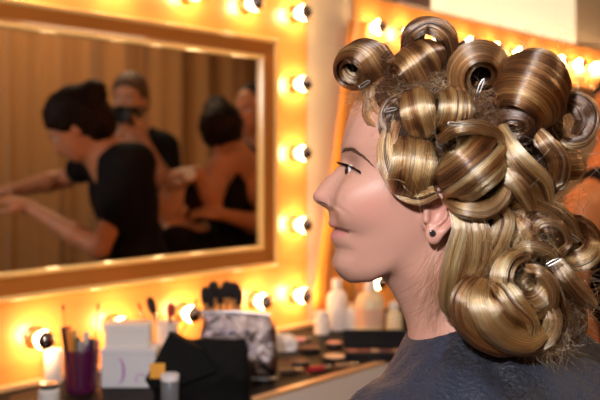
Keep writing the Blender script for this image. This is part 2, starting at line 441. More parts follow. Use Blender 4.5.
# glass of brushes
o, s = local(167, 373)
cup = empty('brush_glass', o, label='frosted glass with brushes behind the black bag', cat='glass')
M['frost'] = mat('frosted_plastic', (.9, .87, .85), .35, alpha=.7)
MB().lathe([(.020, 0), (.022, .002), (.026, .112), (.0245, .112), (.020, .005), (.0005, .005)], o+np.array([0, 0, .0005]), 24).build('glass_wall', M['frost'], cup, True)
def brush(o, s, bx_, cx_, tx, ty, base, lab, hr=.003, tuft=(.010, .03), hm='handle', grp=None, name='make_up_brush', tm='bristle'):
    a = P3(o, (bx_-cx_)*s*.4, 0, .008); b_ = P3(o, (tx-cx_)*s, .002, (base-ty)*s); dr = unit(b_-a)
    t = empty(name, a, label=lab, cat='brush', group=grp)
    L = tuft[1]; R = tuft[0]
    MB().tube([a, a+dr*.05, b_-dr*(L+.02)], [hr*.6, hr, hr], 10).build('shaft', M[hm], t, True)
    MB().tube([b_-dr*(L+.0199), b_-dr*(L+.01), b_-dr*L], [hr*1.05, hr*1.3, R*.62], 12).build('ferrule', M['steel'], t, True)
    MB().tube([b_-dr*(L-.0001), b_-dr*L*.6, b_-dr*L*.25, b_-dr*L*.08, b_], [R*.62, R, R*.9, R*.6, R*.15], 14).build('tuft', M[tm], t, True)
M['redtuft'] = mat('red_bristle', (.35, .05, .04), .9)
brush(o, s, 160, 167, 138, 303, 373, 'thin brush in the frosted glass, tilted furthest left', .0022, (.003, .018), 'handle', 'brushes in the frosted glass')
brush(o, s, 175, 167, 149, 297, 373, 'dark brush tilted left in the frosted glass', .003, (.010, .038), 'black', 'brushes in the frosted glass')
brush(o, s, 168, 167, 171, 302, 373, 'brush with a dark red tuft upright in the frosted glass', .0035, (.010, .034), 'handle', 'brushes in the frosted glass', tm='redtuft')
brush(o, s, 163, 167, 197, 299, 373, 'long thin brush tilted right out of the frosted glass', .002, (.003, .016), 'black', 'brushes in the frosted glass')

# silver pouch with black brushes
o, s = local(237, 378)
def soft_box(name, o, prof, m, parent, puff=.012, n=20, seed=1, crumple=.003):
    """prof: rows (z, x0, x1, y0, y1) in the desk frame; a crumpled closed bag"""
    r = np.random.default_rng(seed); V = []; F = []; ph = r.uniform(0, 6, 6)
    N = n*4; P = []
    zs = np.linspace(0, len(prof)-1, 16)
    A = np.array(prof, float)
    for q in zs:
        i = min(int(q), len(prof)-2); f = q-i; f = f*f*(3-2*f) if len(prof) > 2 else f
        z, x0, x1, y0, y1 = A[i]*(1-f)+A[i+1]*f
        for j in range(N):
            a = 2*PI*j/N; c, s_ = math.cos(a), math.sin(a); e = .38
            x = (x0+x1)/2+(x1-x0)/2*math.copysign(abs(c)**e, c); y = (y0+y1)/2+(y1-y0)/2*math.copysign(abs(s_)**e, s_)
            nz = crumple*(math.sin(61*x+ph[0]+40*z)+math.sin(93*z+ph[1]+31*x)+.7*math.sin(150*(x+z)+ph[2])+.6*math.sin(170*(x-z)+ph[3]))
            V.append(P3(o, x+nz*c, y+nz*s_, max(z+.3*nz, .0006)))
    K = len(zs)
    for k in range(K-1):
        for j in range(N): F.append((k*N+j, k*N+(j+1) % N, (k+1)*N+(j+1) % N, (k+1)*N+j))
    F.append(tuple(range(N-1, -1, -1))); F.append(tuple(range((K-1)*N, K*N)))
    return mesh(name, V, F, m, parent, True)
t = empty('silver_pouch', o, label='crumpled silver iridescent pouch holding dark brushes', cat='pouch')
h = 64*s
soft_box('pouch_body', o, [(0, -40*s, 39*s, -.004, .05), (h*.3, -39*s, 41*s, -.008, .052), (h*.75, -37.5*s, 37*s, .002, .038), (h, -36.5*s, 33*s, .014, .024)], M['foil'], t, seed=4, crumple=.0014)
MB().tube([P3(o, -36.5*s, .013, h+.0015), P3(o, 0, .012, h+.003), P3(o, 33*s, .013, h-.004)], .003, 8).build('top_seam', M['steel'], t, True)
hb = [(204, 293, .011), (212, 288, .012), (219, 294, .009), (226, 287, .013), (233, 289, .014), (238, 295, .010), (209, 297, .008)]
for i, (px, py, r) in enumerate(hb):
    o2 = P3(o, 0, .020+.004*(i % 3), h*.5)
    a = P3(o2, (px-237)*s*.9, 0, .002); b_ = P3(o2, (px-237)*s, .004*math.sin(i*2), (378-py+5)*s-h*.5); dr = unit(b_-a); L = .036
    tt = empty('powder_brush', a, label='dark bristled brush in the silver pouch, %s' % ['leftmost', 'tall, second from the left', 'small, in the middle', 'tall, fourth from the left', 'biggest, right of centre', 'rightmost', 'short, behind the left pair'][i], cat='brush', group='brushes in the silver pouch')
    MB().tube([a, b_-dr*(L+.02)], .0035, 10).build('shaft', M['handle'], tt, True)
    MB().tube([b_-dr*(L+.0199), b_-dr*L], [.005, r*.7], 12).build('ferrule', M['handle'], tt, True)
    MB().tube([b_-dr*(L-.0001), b_-dr*L*.6, b_-dr*L*.25, b_-dr*L*.06, b_], [r*.7, r, r*.93, r*.62, r*.2], 14).build('tuft', M['bristle'], tt, True)

# black bag with a folded peak
o, s = local(203, 408); o = o+np.array([0, 0, .0015])
bag = empty('black_bag', o, label='slouching black cosmetic bag with a peaked flap, in front of the silver pouch', cat='bag')
soft_box('bag_body', o, [(0, -50*s, 46*s, -.01, .06), (30*s, -53*s, 47*s, -.014, .06), (55*s, -42*s, 46*s, -.004, .045), (66*s, -22*s, 42*s, .008, .03)], M['blackcloth'], bag, seed=8, crumple=.0016)
fl = [(-55, 30, -.020), (-34, 74, .0), (-30, 73, .012), (0, 60, -.018), (14, 40, -.024), (-20, 26, -.026), (-50, 22, -.020)]
V = [P3(o, x*s, y, z*s) for x, z, y in fl]+[P3(o, x*s, y+.012, z*s) for x, z, y in fl]
F = [(0, 5, 6), (0, 1, 5), (1, 3, 5), (3, 4, 5), (1, 2, 3)]
nF = len(fl); F += [tuple(i+nF for i in f[::-1]) for f in F]
ring = [0, 1, 2, 3, 4, 5, 6]
for i in range(7): F.append((ring[i], ring[(i+1) % 7]+0, ring[(i+1) % 7]+nF, ring[i]+nF))
ff = mesh('flap', V, F, M['blackcloth'], bag, False)
bv = ff.modifiers.new('b', 'BEVEL'); bv.width = .002; bv.segments = 2
M['orange_tag'] = mat('orange_label', (.9, .42, .06), .5)
bm = MB(); fbox(bm, o, (-51*s, -.0245, 32*s), (-36*s, -.0225, 47*s), .0006); bm.build('orange_patch', M['orange_tag'], bag)

# little bottle in front
o, s = local(170, 414)
t = empty('cream_bottle', o, label='small grey bottle with a pale cap standing before the black bag', cat='bottle')
M['grey'] = mat('grey_plastic', (.16, .17, .19), .3, coat=.2)
MB().lathe([(.015, .0005), (.0165, .003), (.0165, 33*s), (.015, 34*s), (.0005, 34*s)], o, 24).build('bottle_body', M['grey'], t, True)
MB().lathe([(.0005, 34*s), (.0170, 34*s+.0002), (.0172, 39*s), (.016, 40*s), (.0005, 40*s)], o, 24).build('bottle_cap', M['paper'], t, True)
# drinking glass at the left edge
o, s = local(49, 408)
t = empty('small_jar', o, label='small clear glass jar with a dark lid, left of the pencil cup', cat='jar')
MB().lathe([(.018, .0005), (.020, .003), (.020, .034), (.016, .038), (.0145, .038), (.018, .032), (.018, .004), (.0005, .004)], o, 24).build('jar_glass', M['frost'], t, True)
MB().lathe([(.0005, .0383), (.017, .0384), (.017, .047), (.016, .048), (.0005, .048)], o, 24).build('lid', M['steel'], t, True)

# bottles by the wall
def bottle(px, py, prof, cap, mb, mc, label, body_name='bottle_body', band=None):
    o, s = local(px, py)
    t = empty('toiletry_bottle', o, label=label, cat='bottle', group='bottles by the wall')
    MB().lathe([(r*s, h*s+.0005) for r, h in prof], o, 24).build(body_name, M[mb], t, True)
    MB().lathe([(r*s, h*s+.0006) for r, h in cap], o, 20).build('bottle_cap', M[mc], t, True)
    if band:
        MB().lathe([(band[0]*s, band[1]*s), (band[0]*s+.0004, band[1]*s+.0003), (band[0]*s+.0004, band[2]*s), (band[0]*s, band[2]*s)], o, 24).build('printed_label', M['label_red'], t, True)
M['label_red'] = mat('faded_label', (.8, .5, .35), .5)
bottle(337, 330, [(9, 0), (10.5, 1.5), (10.5, 33), (8, 38), (4.5, 40), (.1, 40)], [(4.5, 40), (5, 40.2), (5, 50), (4, 51), (.1, 51)], 'white', 'white', 'tall white bottle with a narrow cap standing under the chin')
bottle(370, 334, [(12, 0), (14.5, 2), (14.5, 33), (11, 40), (5, 43), (.1, 43)], [(5, 43), (6, 43.2), (6, 52), (5, 53), (.1, 53)], 'cream', 'white', 'wide cream bottle with a reddish label near the throat', band=(14.6, 10, 27))
bottle(352, 331, [(5, 0), (6, 1), (6, 20), (3, 23), (.1, 23)], [(3, 23), (3.4, 23.2), (3.4, 28), (.1, 28)], 'white', 'cream', 'small slim bottle between the white and the cream bottle')
bottle(322, 334, [(7, 0), (8, 1), (8, 14), (6, 16), (.1, 16)], [(6, 16), (7, 16.2), (7, 22), (6, 23), (.1, 23)], 'white', 'white', 'squat white pot left of the tall white bottle')
bottle(394, 336, [(7, 0), (8, 1), (8, 22), (4, 27), (.1, 27)], [(4, 27), (4.4, 27.2), (4.4, 34), (.1, 34)], 'cream', 'white', 'small cream bottle nearest the throat')

# crumpled tissue and compacts
o, s = local(275, 352)
t = soft_box('tissue_packet', o, [(0, -24*s, 24*s, 0, .06), (9*s, -22*s, 22*s, .004, .055), (15*s, -12*s, 14*s, .015, .04)], M['paper'], None, seed=11, crumple=.003)
tag(t, 'crumpled white tissue packet right of the silver pouch', 'tissue packet')
def compact(px, py, r, label, pan, lid_ang=None, grp='round compacts', name='powder_compact'):
    o, s = local(px, py)
    t = empty(name, o, label=label, cat='compact', group=grp)
    MB().lathe([(r*s*.9, .0005), (r*s, .003), (r*s, .010), (r*s*.93, .012), (r*s*.85, .0105), (.0005, .0105)], o, 28).build('case', M['black'], t, True)
    MB().lathe([(.0005, .0106), (r*s*.8, .0107), (r*s*.8, .0125), (r*s*.7, .013), (.0005, .013)], o, 24).build('powder_pan', pan, t, True)
mp1 = mat('pink_powder', (.75, .4, .3), .8); mp2 = mat('beige_powder', (.8, .6, .42), .8); mp3 = mat('dark_powder', (.12, .05, .04), .7)
compact(335, 361, 13, 'round black compact with beige powder nearest the desk edge', mp2)
compact(309, 352, 11, 'round black compact left of the beige one', mp3)
compact(334, 347, 9, 'small round compact with pink powder behind the beige one', mp1)
compact(300, 366, 10, 'flat dark compact close to the tissue packet', mp3)
compact(357, 346, 8, 'small dark compact in front of the slim bottle', mp1)
# palette case and lipsticks on the right
o, s = local(375, 362)
t = empty('make_up_palette', o, label='long black make-up palette beside the throat', cat='palette')
bm = MB(); fbox(bm, o, (-30*s, -.005, .0005), (45*s, .07, .022), .002); bm.build('palette_case', M['black'], t)
bm = MB(); fbox(bm, o, (-30*s, .06, .0222), (45*s, .068, .062), .002); bm.build('palette_lid', M['black'], t)
pans = [(.6, .25, .15), (.35, .12, .08), (.7, .45, .3), (.2, .08, .08), (.5, .3, .2), (.65, .2, .2)]
for i, c in enumerate(pans):
    bm = MB(); x = (-26+i*11)*s
    fbox(bm, o, (x, .006, .0221), (x+9*s, .03, .0235), .0005); bm.build('colour_pan', mat('pan_colour_%d' % i, c, .7), t)
for i, (px, py, c) in enumerate([(318, 372, (.5, .03, .04)), (290, 375, (.05, .03, .03)), (345, 369, (.35, .2, .1)), (262, 384, (.02, .02, .02)), (300, 343, (.75, .3, .3))]):
    o, s = local(px, py); a = P3(o, -.022, .004*i-.008, .0072); b_ = P3(o, .012, .006, .0072); c_ = P3(o, .03, .0115, .0072)
    t = empty('lipstick', o, label=['dark red lipstick lying near the desk edge', 'black lipstick lying before the tissue packet', 'brown lipstick lying before the palette', 'black lipstick lying right of the silver pouch', 'rose lipstick lying behind the compacts'][i], cat='lipstick', group='lipsticks lying on the desk')
    m = mat('lipstick_case_%d' % i, c, .3, coat=.4)
    MB().tube([a, b_], .0065, 14).build('case', m, t, True)
    MB().tube([b_+unit(c_-b_)*.0002, c_], .0058, 14).build('lipstick_cap', M['steel'], t, True)

# ================================================================== PEOPLE SEEN IN THE MIRROR
M['skin2'] = mat('skin_tan', (.50, .22, .11), .5, noise=(30, (.44, .18, .09), .5))
M['skin3'] = mat('skin_light', (.60, .32, .20), .5, noise=(30, (.54, .27, .16), .5))
M['skin4'] = mat('skin_warm_lit', (.72, .26, .085), .45, noise=(30, (.66, .22, .07), .5))  # orange of the warm bulb light put into the skin colour
M['hairdark'] = mat('dark_brown_hair', (.010, .004, .0025), .65, spec=.15, bump=(90, .003, (1, 1, .15)))
M['hairgrey'] = mat('short_brown_hair', (.10, .055, .035), .6, bump=(150, .003))
M['tee'] = mat('black_jersey', (.005, .004, .005), .85, bump=(12, .01), spec=.2)
M['jeans'] = mat('dark_denim', (.02, .025, .05), .8, bump=(300, .0004))
M['shoe'] = mat('black_leather', (.015, .013, .012), .4)
M['glitter'] = mat('sequinned_black', (.05, .045, .05), .25, metal=.6, bump=(300, .004))
M['lip'] = mat('lip_colour', (.45, .10, .08), .4)
M['eyew'] = mat('eye_white', (.55, .50, .48), .12)  # whites greyed, shade under the lids put into the colour
M['eyed'] = mat('dark_iris', (.03, .015, .01), .1)
def vdir(dx, dd, dz):
    v = dx*RT+dd*FW+dz*UP; v = v*np.array([1, -1, 1]); return unit(v)
def bounds(pts, pad, st):
    p = np.array(pts); lo, hi = p.min(0)-pad, p.max(0)+pad
    return [np.arange(lo[i], hi[i]+st, st) for i in range(3)]
def hand_prims(Fd, wr, dr, pn, side, curl=.5, k=.006, r0=.0085):
    """palm and five fingers; dr along the hand, pn out of the back of the hand, side = thumb side"""
    dr = unit(dr); pn = unit(pn-dr*np.dot(pn, dr)); sd = np.cross(dr, pn)*side
    Fd.add(Fd.cap(wr, wr+dr*.03, .022, .024), .02)
    R = Rot(dr, sd, pn)
    Fd.add(Fd.ell(wr+dr*.052, (.045, .040, .016), R), .015)
    for i, (off, L) in enumerate([(.029, .068), (.010, .076), (-.010, .070), (-.028, .055)]):
        b = wr+dr*.085+sd*off; d = unit(dr+sd*off*2.5); a = curl*(.8+.12*i)
        ps = [b-dr*.02]; q = b
        for f, l in ((0, .45), (1, .32), (2, .23)):
            d2 = unit(d*math.cos(a*f*.9+a*.3)-pn*math.sin(a*f*.9+a*.3)); q = q+d2*L*l; ps.append(q)
        Fd.chain([b-dr*.02, b]+ps[1:], [r0, r0, r0*.95, r0*.85, r0*.72], k, .003)
    b = wr+dr*.022+sd*.026
    p1 = b+unit(dr*.7+sd*.75-pn*.3)*.034; p2 = p1+unit(dr*.95+sd*.25-pn*.35)*.030; p3 = p2+unit(dr-pn*.4)*.024
    Fd.chain([b, p1, p2, p3], [.014, .0115, .010, .0085], .012, .003)
def figure(label, J, f, u, skin, top, hair_fn, sleeve=.55, extra=None, st=.0085, hands=None, tank=False, bottoms='jeans', seat=False):
    """J: neck, chest, pelvis, sl, el, wl, sr, er, wr, hl, kl, al, hr, kr, ar, head; all world points"""
    f = unit(f); u = unit(u-f*np.dot(u, f)); sd = np.cross(f, u)
    H = J['head']
    pts = [v for v in J.values()]+[H+u*.14, H-u*.14]
    if hands: pts += [J['wl']+hands['l'][0]*.18, J['wr']+hands['r'][0]*.18]
    G = Field(*bounds(pts, .13, st))
    R = Rot(f, sd, u)
    # head
    G.add(G.ell(H-f*.012+u*.03, (.098, .074, .088), R)); G.add(G.ell(H+f*.03-u*.035, (.062, .056, .075), R), .03)
    G.add(G.ell(H+f*.052-u*.088, (.026, .024, .022), R), .03)
    G.add(G.cap(H+f*.083+u*.012, H+f*.104-u*.028, .008, .012), .012)
    G.add(G.ell(H+f*.080+u*.030, (.014, .045, .010), R), .012)
    G.add(G.ell(H+f*.086-u*.055, (.011, .022, .009), R), .008)
    for q in (-1, 1):
        G.sub(G.ell(H+f*.094+sd*q*.031+u*.008, (.014, .018, .011), R), .010)
        G.add(G.ell(H-f*.005+sd*q*.075-u*.012, (.017, .008, .030), R), .004)
    # neck and trunk
    G.add(G.cap(H-f*.025-u*.06, J['neck'], .052, .056), .03)
    ax = unit(J['sl']-J['sr']); upb = unit(J['neck']-J['pelvis']); fr = np.cross(ax, upb)
    fr = unit(fr); up2 = np.cross(fr, ax)
    RB = Rot(ax, fr, unit(np.cross(ax, fr)))
    B = [G.ell(J['chest'], (.165, .105, .17), RB), G.ell((J['pelvis']*.62+J['chest']*.38), (.135, .095, .15), RB), G.ell(J['pelvis'], (.165, .115, .12), RB),
         G.cap(J['sl']*.8+J['neck']*.2, J['neck']+upb*.0, .042, .05), G.cap(J['sr']*.8+J['neck']*.2, J['neck']+upb*.0, .042, .05)]
    for b in B: G.add(b, .07)
    for a, b, c in (('sl', 'el', 'wl'), ('sr', 'er', 'wr')):
        G.add(G.cap(J[a], J[a]*.5+J[b]*.5, .052, .043), .05); G.add(G.cap(J[a]*.5+J[b]*.5, J[b], .043, .038), .02)
        G.add(G.cap(J[b], J[b]*.65+J[c]*.35, .038, .040), .02); G.add(G.cap(J[b]*.65+J[c]*.35, J[c], .040, .025), .02)
    for a, b, c in (('hl', 'kl', 'al'), ('hr', 'kr', 'ar')):
        G.add(G.cap(J[a], J[b], .085, .056), .06); G.add(G.cap(J[b], J[b]*.65+J[c]*.35, .055, .056), .02); G.add(G.cap(J[b]*.65+J[c]*.35, J[c], .056, .036), .02)
        fo = unit(f*np.array([1, 1, 0])+1e-6); G.add(G.cap(J[c], J[c]+fo*.0-UP*.045, .036, .036), .02); G.add(G.cap(J[c]-UP*.05, J[c]+fo*.14-UP*.06, .034, .026), .03)
    if hands:
        hand_prims(G, J['wl'], *hands['l']); hand_prims(G, J['wr'], *hands['r'])
    V, Q = G.surf(.03)
    root = fast_mesh('person', V, Q, M[skin], None)
    tag(root, label, 'person')
    # top
    T = Field(G.xs[::1], G.ys[::1], G.zs[::1])
    pad = .011
    for b in B: T.add(b-pad, .07)
    if not tank:
        for a, b in (('sl', 'el'), ('sr', 'er')):
            T.add(T.cap(J[a], J[a]*(1-sleeve)+J[b]*sleeve, .068, .060), .06)
    for a in ('hl', 'hr'): T.add(T.cap(J[a]+upb*.04, J[a], .10, .10), .05)
    neckcut = T.ell(J['neck']+fr*.03*1+upb*.03, (.085, .10, .075), RB) ; T.sub(neckcut, .01)
    if np.dot(fr, f) < 0: fr2 = -fr
    else: fr2 = fr
    T.sub(T.cap(J['neck']+fr2*.10, J['chest']+fr2*.13+upb*.02, .055, .012), .01)
    if tank:
        for a in ('sl', 'sr'): T.sub(T.ell(J[a], (.075, .09, .10), RB), .01)
    hem = J['pelvis']-upb*.05
    T.sub((T.X-hem[0])*upb[0]+(T.Y-hem[1])*upb[1]+(T.Z-hem[2])*upb[2], .0)
    V, Q = T.surf(.03); fast_mesh('shirt', V, Q, M[top], root)
    # trousers and shoes
    L = Field(G.xs, G.ys, G.zs)
    L.add(B[2]-.006)
    for a, b, c in (('hl', 'kl', 'al'), ('hr', 'kr', 'ar')):
        L.add(L.cap(J[a], J[b], .093, .066), .05); L.add(L.cap(J[b], J[c], .066, .050), .02)
    V, Q = L.surf(.03); fast_mesh('trousers', V, Q, M[bottoms], root)
    for c in ('al', 'ar'):
        S = Field(*bounds([J[c]-UP*.05, J[c]+fo*.16-UP*.06], .07, st))
        S.add(S.cap(J[c]-UP*.03, J[c]-UP*.045, .042, .042)); S.add(S.cap(J[c]-UP*.05, J[c]+fo*.15-UP*.058, .042, .032), .03); S.sub(S.Z-.002+0*S.X+0*S.Y, 0)
        V, Q = S.surf(.03); fast_mesh('shoe', V, Q, M['shoe'], root)
    # hair
    Hf = Field(*bounds([H+f*.1, H-f*.25, H+u*.22, H-u*.2, H+sd*.15, H-sd*.15], .06, .007)); hair_fn(Hf, H, f, u, sd, R)
    V, Q = Hf.surf(.02); fast_mesh('hair', V, Q, M[extra or 'hairdark'], root)
    # eyes, lips
    for q in (-1, 1):
        MB().lathe([(.0115*math.cos(a), .0115*math.sin(a)) for a in np.linspace(-1.5, 1.5, 9)], H+f*.074+sd*q*.031+u*.008, 14, f).build('eye', M['eyew'], root, True)
        MB().tube([H+f*.089+sd*q*(.031+x)+u*(.028+.004*math.cos(x*90)) for x in (-.018, -.009, 0, .009, .018)], [.001, .003, .003, .0025, .001], 8).build('eyebrow', M[extra or 'hairdark'], root, True)
    MB().tube([H+f*(.096-abs(x)*.25)+sd*x-u*(.056-abs(x)*.1) for x in (-.02, -.01, 0, .01, .02)], [.002, .005, .006, .005, .002], 8).build('lips', M['lip'], root, True)
    return root
def ground(p, z=.085): return np.array([p[0], p[1], z])

# --- make-up artist bending over her work (black tee)
V_ = mirrored
J = dict(head=V_(70, 128, 3.12), neck=V_(103, 156, 3.17), chest=V_(118, 195, 3.2), pelvis=V_(140, 292, 3.24),
         sl=V_(131, 163, 3.08), el=V_(94, 248, 3.10), wl=V_(26, 208, 3.22), sr=V_(92, 158, 3.35), er=V_(62, 178, 3.52), wr=V_(8, 190, 3.4))
ax = unit((J['sl']-J['sr'])*np.array([1, 1, 0]))
J['hl'] = J['pelvis']+ax*.09-UP*.03; J['hr'] = J['pelvis']-ax*.09-UP*.03
J['kl'] = J['hl']*.999+vdir(-.25, -.05, -1)*.40; J['kr'] = J['hr']+vdir(-.25, 0, -1)*.40
J['al'] = ground(J['kl']); J['ar'] = ground(J['kr'])
def hair_bun(F_, H, f, u, sd, R):
    F_.add(F_.ell(H-f*.026+u*.052, (.112, .098, .098), R)); F_.add(F_.ell(H-f*.07-u*.02, (.08, .088, .095), R), .04)
    F_.add(F_.ell(H-f*.125+u*.06, (.06, .06, .055), R), .02)
    F_.sub(F_.ell(H+f*.098-u*.04, (.080, .09, .092), R), .02)
    F_.d = (F_.d+.004*np.sin(F_.X*90+4*np.sin(F_.Z*40))*np.sin(F_.Z*70+F_.Y*60)).astype(np.float32)
figure('person in black V-neck tee bending over with forearms reaching forward, large in the mirror', J, vdir(-.78, -.1, -.62), vdir(-.62, -.1, .78), 'skin2', 'tee', hair_bun, sleeve=.55,
       hands=dict(l=(vdir(-.9, .1, .35), vdir(0, -.3, .9), 1, .7), r=(vdir(-.95, .1, -.1), vdir(0, -.3, .9), -1, .8)))
# --- man with a camera
J = dict(head=V_(125, 101, 3.95), neck=V_(128, 134, 4.0), chest=V_(132, 172, 4.0), pelvis=V_(134, 248, 4.0),
         sl=V_(106, 146, 4.0), el=V_(98, 190, 3.9), wl=V_(113, 140, 3.72), sr=V_(160, 148, 4.0), er=V_(168, 196, 3.85), wr=V_(138, 140, 3.74))
J['hl'] = V_(115, 256, 4.0); J['hr'] = V_(152, 256, 4.0); J['kl'] = V_(113, 345, 3.95); J['kr'] = V_(155, 345, 3.95); J['al'] = ground(J['kl']); J['ar'] = ground(J['kr'])
def hair_short(F_, H, f, u, sd, R):
    F_.add(F_.ell(H-f*.020+u*.045, (.103, .084, .092), R)); F_.add(F_.ell(H-f*.06-u*.02, (.06, .072, .07), R), .04)
    F_.sub(F_.ell(H+f*.085-u*.03, (.075, .10, .10), R), .02)
figure('person with short hair and black shirt holding a camera to the face', J, vdir(-.15, -.95, -.15), vdir(0, 0, 1), 'skin3', 'tee', hair_short, extra='hairgrey',
       hands=dict(l=(vdir(.1, -.2, 1), vdir(-.8, -.3, 0), -1, 1.0), r=(vdir(-.2, -.2, 1), vdir(.8, -.3, 0), 1, 1.0)))
c = V_(122, 116, 3.74); t = empty('camera', c, label='black camera held up to the face of the person in the mirror', cat='camera')
xa, ya = vdir(1, 0, 0), vdir(0, 1, 0)
bm = MB().box((-.062, -.03, -.045), (.062, .03, .04), 0, .008); MB().add([c+xa*v[0]+ya*v[1]+UP*v[2] for v in bm.V], bm.F).build('camera_body', M['black'], t)
MB().lathe([(.034, .0), (.036, .01), (.036, .07), (.039, .075), (.039, .095), (.034, .096), (.03, .085), (.0005, .08)], c-ya*.0305, 24, -ya).build('lens', M['black'], t, True)
# --- client reclining, face up
J = dict(head=V_(173, 203, 3.57), neck=V_(180, 232, 3.63), chest=V_(192, 262, 3.61), pelvis=V_(212, 335, 3.59),
         sl=V_(166, 246, 3.49), el=V_(160, 300, 3.45), wl=V_(185, 345, 3.30), sr=V_(212, 242, 3.75), er=V_(228, 298, 3.75), wr=V_(205, 345, 3.45))
J['hl'] = V_(200, 343, 3.51); J['hr'] = V_(222, 343, 3.67); J['kl'] = J['hl']+np.array([-.2, .34, -.02]); J['kr'] = J['hr']+np.array([-.2, .34, -.02])
J['al'] = ground(J['kl']); J['ar'] = ground(J['kr'])
def hair_back(F_, H, f, u, sd, R):
    F_.add(F_.ell(H-f*.030+u*.04, (.100, .082, .090), R)); F_.add(F_.ell(H-f*.08-u*.02, (.05, .06, .08), R), .04)
    F_.sub(F_.ell(H+f*.085-u*.025, (.080, .10, .095), R), .02)
figure('person seated in black with the head tipped back being made up, low in the mirror', J, vdir(-.62, -.45, .45), vdir(.35, -.1, .9), 'skin3', 'tee', hair_back,
       hands=dict(l=(vdir(-.5, -.5, -.2), vdir(0, 0, 1), 1, .4), r=(vdir(-.6, -.4, -.2), vdir(0, 0, 1), -1, .4)))
# --- second artist with dark updo, bare shoulders
J = dict(head=V_(219, 138, 3.72), neck=V_(231, 160, 3.77), chest=V_(228, 200, 3.85), pelvis=V_(232, 275, 4.05),
         sl=V_(212, 172, 3.66), el=V_(207, 205, 3.58), wl=V_(192, 172, 3.52), sr=V_(252, 168, 3.86), er=V_(262, 226, 3.72), wr=V_(216, 214, 3.52))
J['hl'] = V_(222, 285, 4.00); J['hr'] = V_(250, 285, 4.15); J['kl'] = V_(220, 370, 4.00); J['kr'] = V_(248, 370, 4.15); J['al'] = ground(J['kl']); J['ar'] = ground(J['kr'])
figure('person with a dark updo and bare shoulders leaning over the seated client, in the mirror', J, vdir(.2, -.55, -.75), vdir(-.2, -.45, .75), 'skin2', 'tee', hair_bun, tank=True,
       hands=dict(l=(vdir(-.9, -.1, -.1), vdir(.1, -.5, .7), 1, .8), r=(vdir(-.95, -.1, .1), vdir(0, -.4, .8), -1, .7)))
c = V_(184, 174, 3.46); t = MB().lathe([(.0005, -.006), (.024, -.006), (.027, 0), (.024, .006), (.0005, .006)], c, 20, vdir(.1, -1, .3)).build('powder_puff', M['white'], None, True)
tag(t, 'round white powder puff held at the reclining client\'s face in the mirror', 'powder puff')
# --- onlooker at the right edge of the mirror
J = dict(head=V_(247, 110, 4.05), neck=V_(256, 142, 4.10), chest=V_(258, 185, 4.15), pelvis=V_(260, 265, 4.18),
         sl=V_(232, 160, 4.06), el=V_(228, 208, 4.10), wl=V_(242, 240, 4.00), sr=V_(283, 158, 4.20), er=V_(292, 208, 4.20), wr=V_(280, 250, 4.15))
J['hl'] = V_(248, 275, 4.15); J['hr'] = V_(275, 275, 4.25); J['kl'] = V_(246, 350, 4.15); J['kr'] = V_(276, 350, 4.25); J['al'] = ground(J['kl']); J['ar'] = ground(J['kr'])
figure('person with dark hair in a glittering black top at the right edge of the mirror', J, vdir(-.5, -.8, -.2), vdir(0, 0, 1), 'skin2', 'glitter', hair_back,
       hands=dict(l=(vdir(.2, -.3, -.9), vdir(-.8, -.3, 0), 1, .3), r=(vdir(0, -.2, -1), vdir(.9, -.3, 0), -1, .3)))
# --- visitor seated further along the boards, behind the hair
A_ = at
def vd(dx, dd, dz): return unit(dx*RT+dd*FW+dz*UP)
J = dict(head=A_(618, 118, 2.53), neck=A_(612, 172, 2.55), chest=A_(616, 245, 2.57), pelvis=A_(622, 385, 2.59),
         sl=A_(582, 208, 2.47), el=A_(572, 305, 2.43), wl=A_(600, 372, 2.33), sr=A_(660, 208, 2.67), er=A_(676, 330, 2.65), wr=A_(650, 385, 2.51))
J['hl'] = J['pelvis']+vd(-.4, -.9, 0)*.08; J['hr'] = J['pelvis']-vd(-.4, -.9, 0)*.08
for h_, k_ in (('hl', 'kl'), ('hr', 'kr')): J[k_] = J[h_]+np.array([.42, -.08, -.02])
J['al'] = ground(J['kl']); J['ar'] = ground(J['kr'])
VP = J['pelvis'].copy()
figure('person with dark hair and a bare neck seated behind the curls, at the right edge', J, vd(-.6, -.7, -.35), vd(-.2, -.2, .95), 'skin4', 'tee', hair_back, tank=True,
       hands=dict(l=(vd(.6, -.6, -.3), vd(0, 0, 1), 1, .4), r=(vd(.0, -.9, -.2), vd(0, 0, 1), -1, .4)))
t = empty('visitor_chair', (VP[0], VP[1], 0), label='plain black chair under the person at the right edge', cat='chair')
sz = VP[2]-.15
MB().box((VP[0]-.21, VP[1]-.21, sz-.05), (VP[0]+.21, VP[1]+.21, sz), c=.02).build('seat', M['black'], t)
for sx in (-.18, .18):
    for sy in (-.18, .18): MB().tube([(VP[0]+sx, VP[1]+sy, 0), (VP[0]+sx, VP[1]+sy, sz-.051)], .013, 10).build('leg', M['steel'], t, True)
# chair of the seated client
c = (J0 := V_(212, 335, 3.57)); c[2] = 0
t = empty('client_chair', (c[0], c[1], 0), label='black padded chair under the reclining client in the mirror', cat='chair')
sz = V_(212, 335, 3.34)[2]-.17
MB().box((c[0]-.24, c[1]-.24, sz-.06), (c[0]+.24, c[1]+.24, sz), c=.02).build('seat', M['black'], t)
for sx in (-.2, .2):
    for sy in (-.2, .2): MB().tube([(c[0]+sx, c[1]+sy, 0), (c[0]+sx, c[1]+sy, sz-.061)], .014, 10).build('leg', M['steel'], t, True)

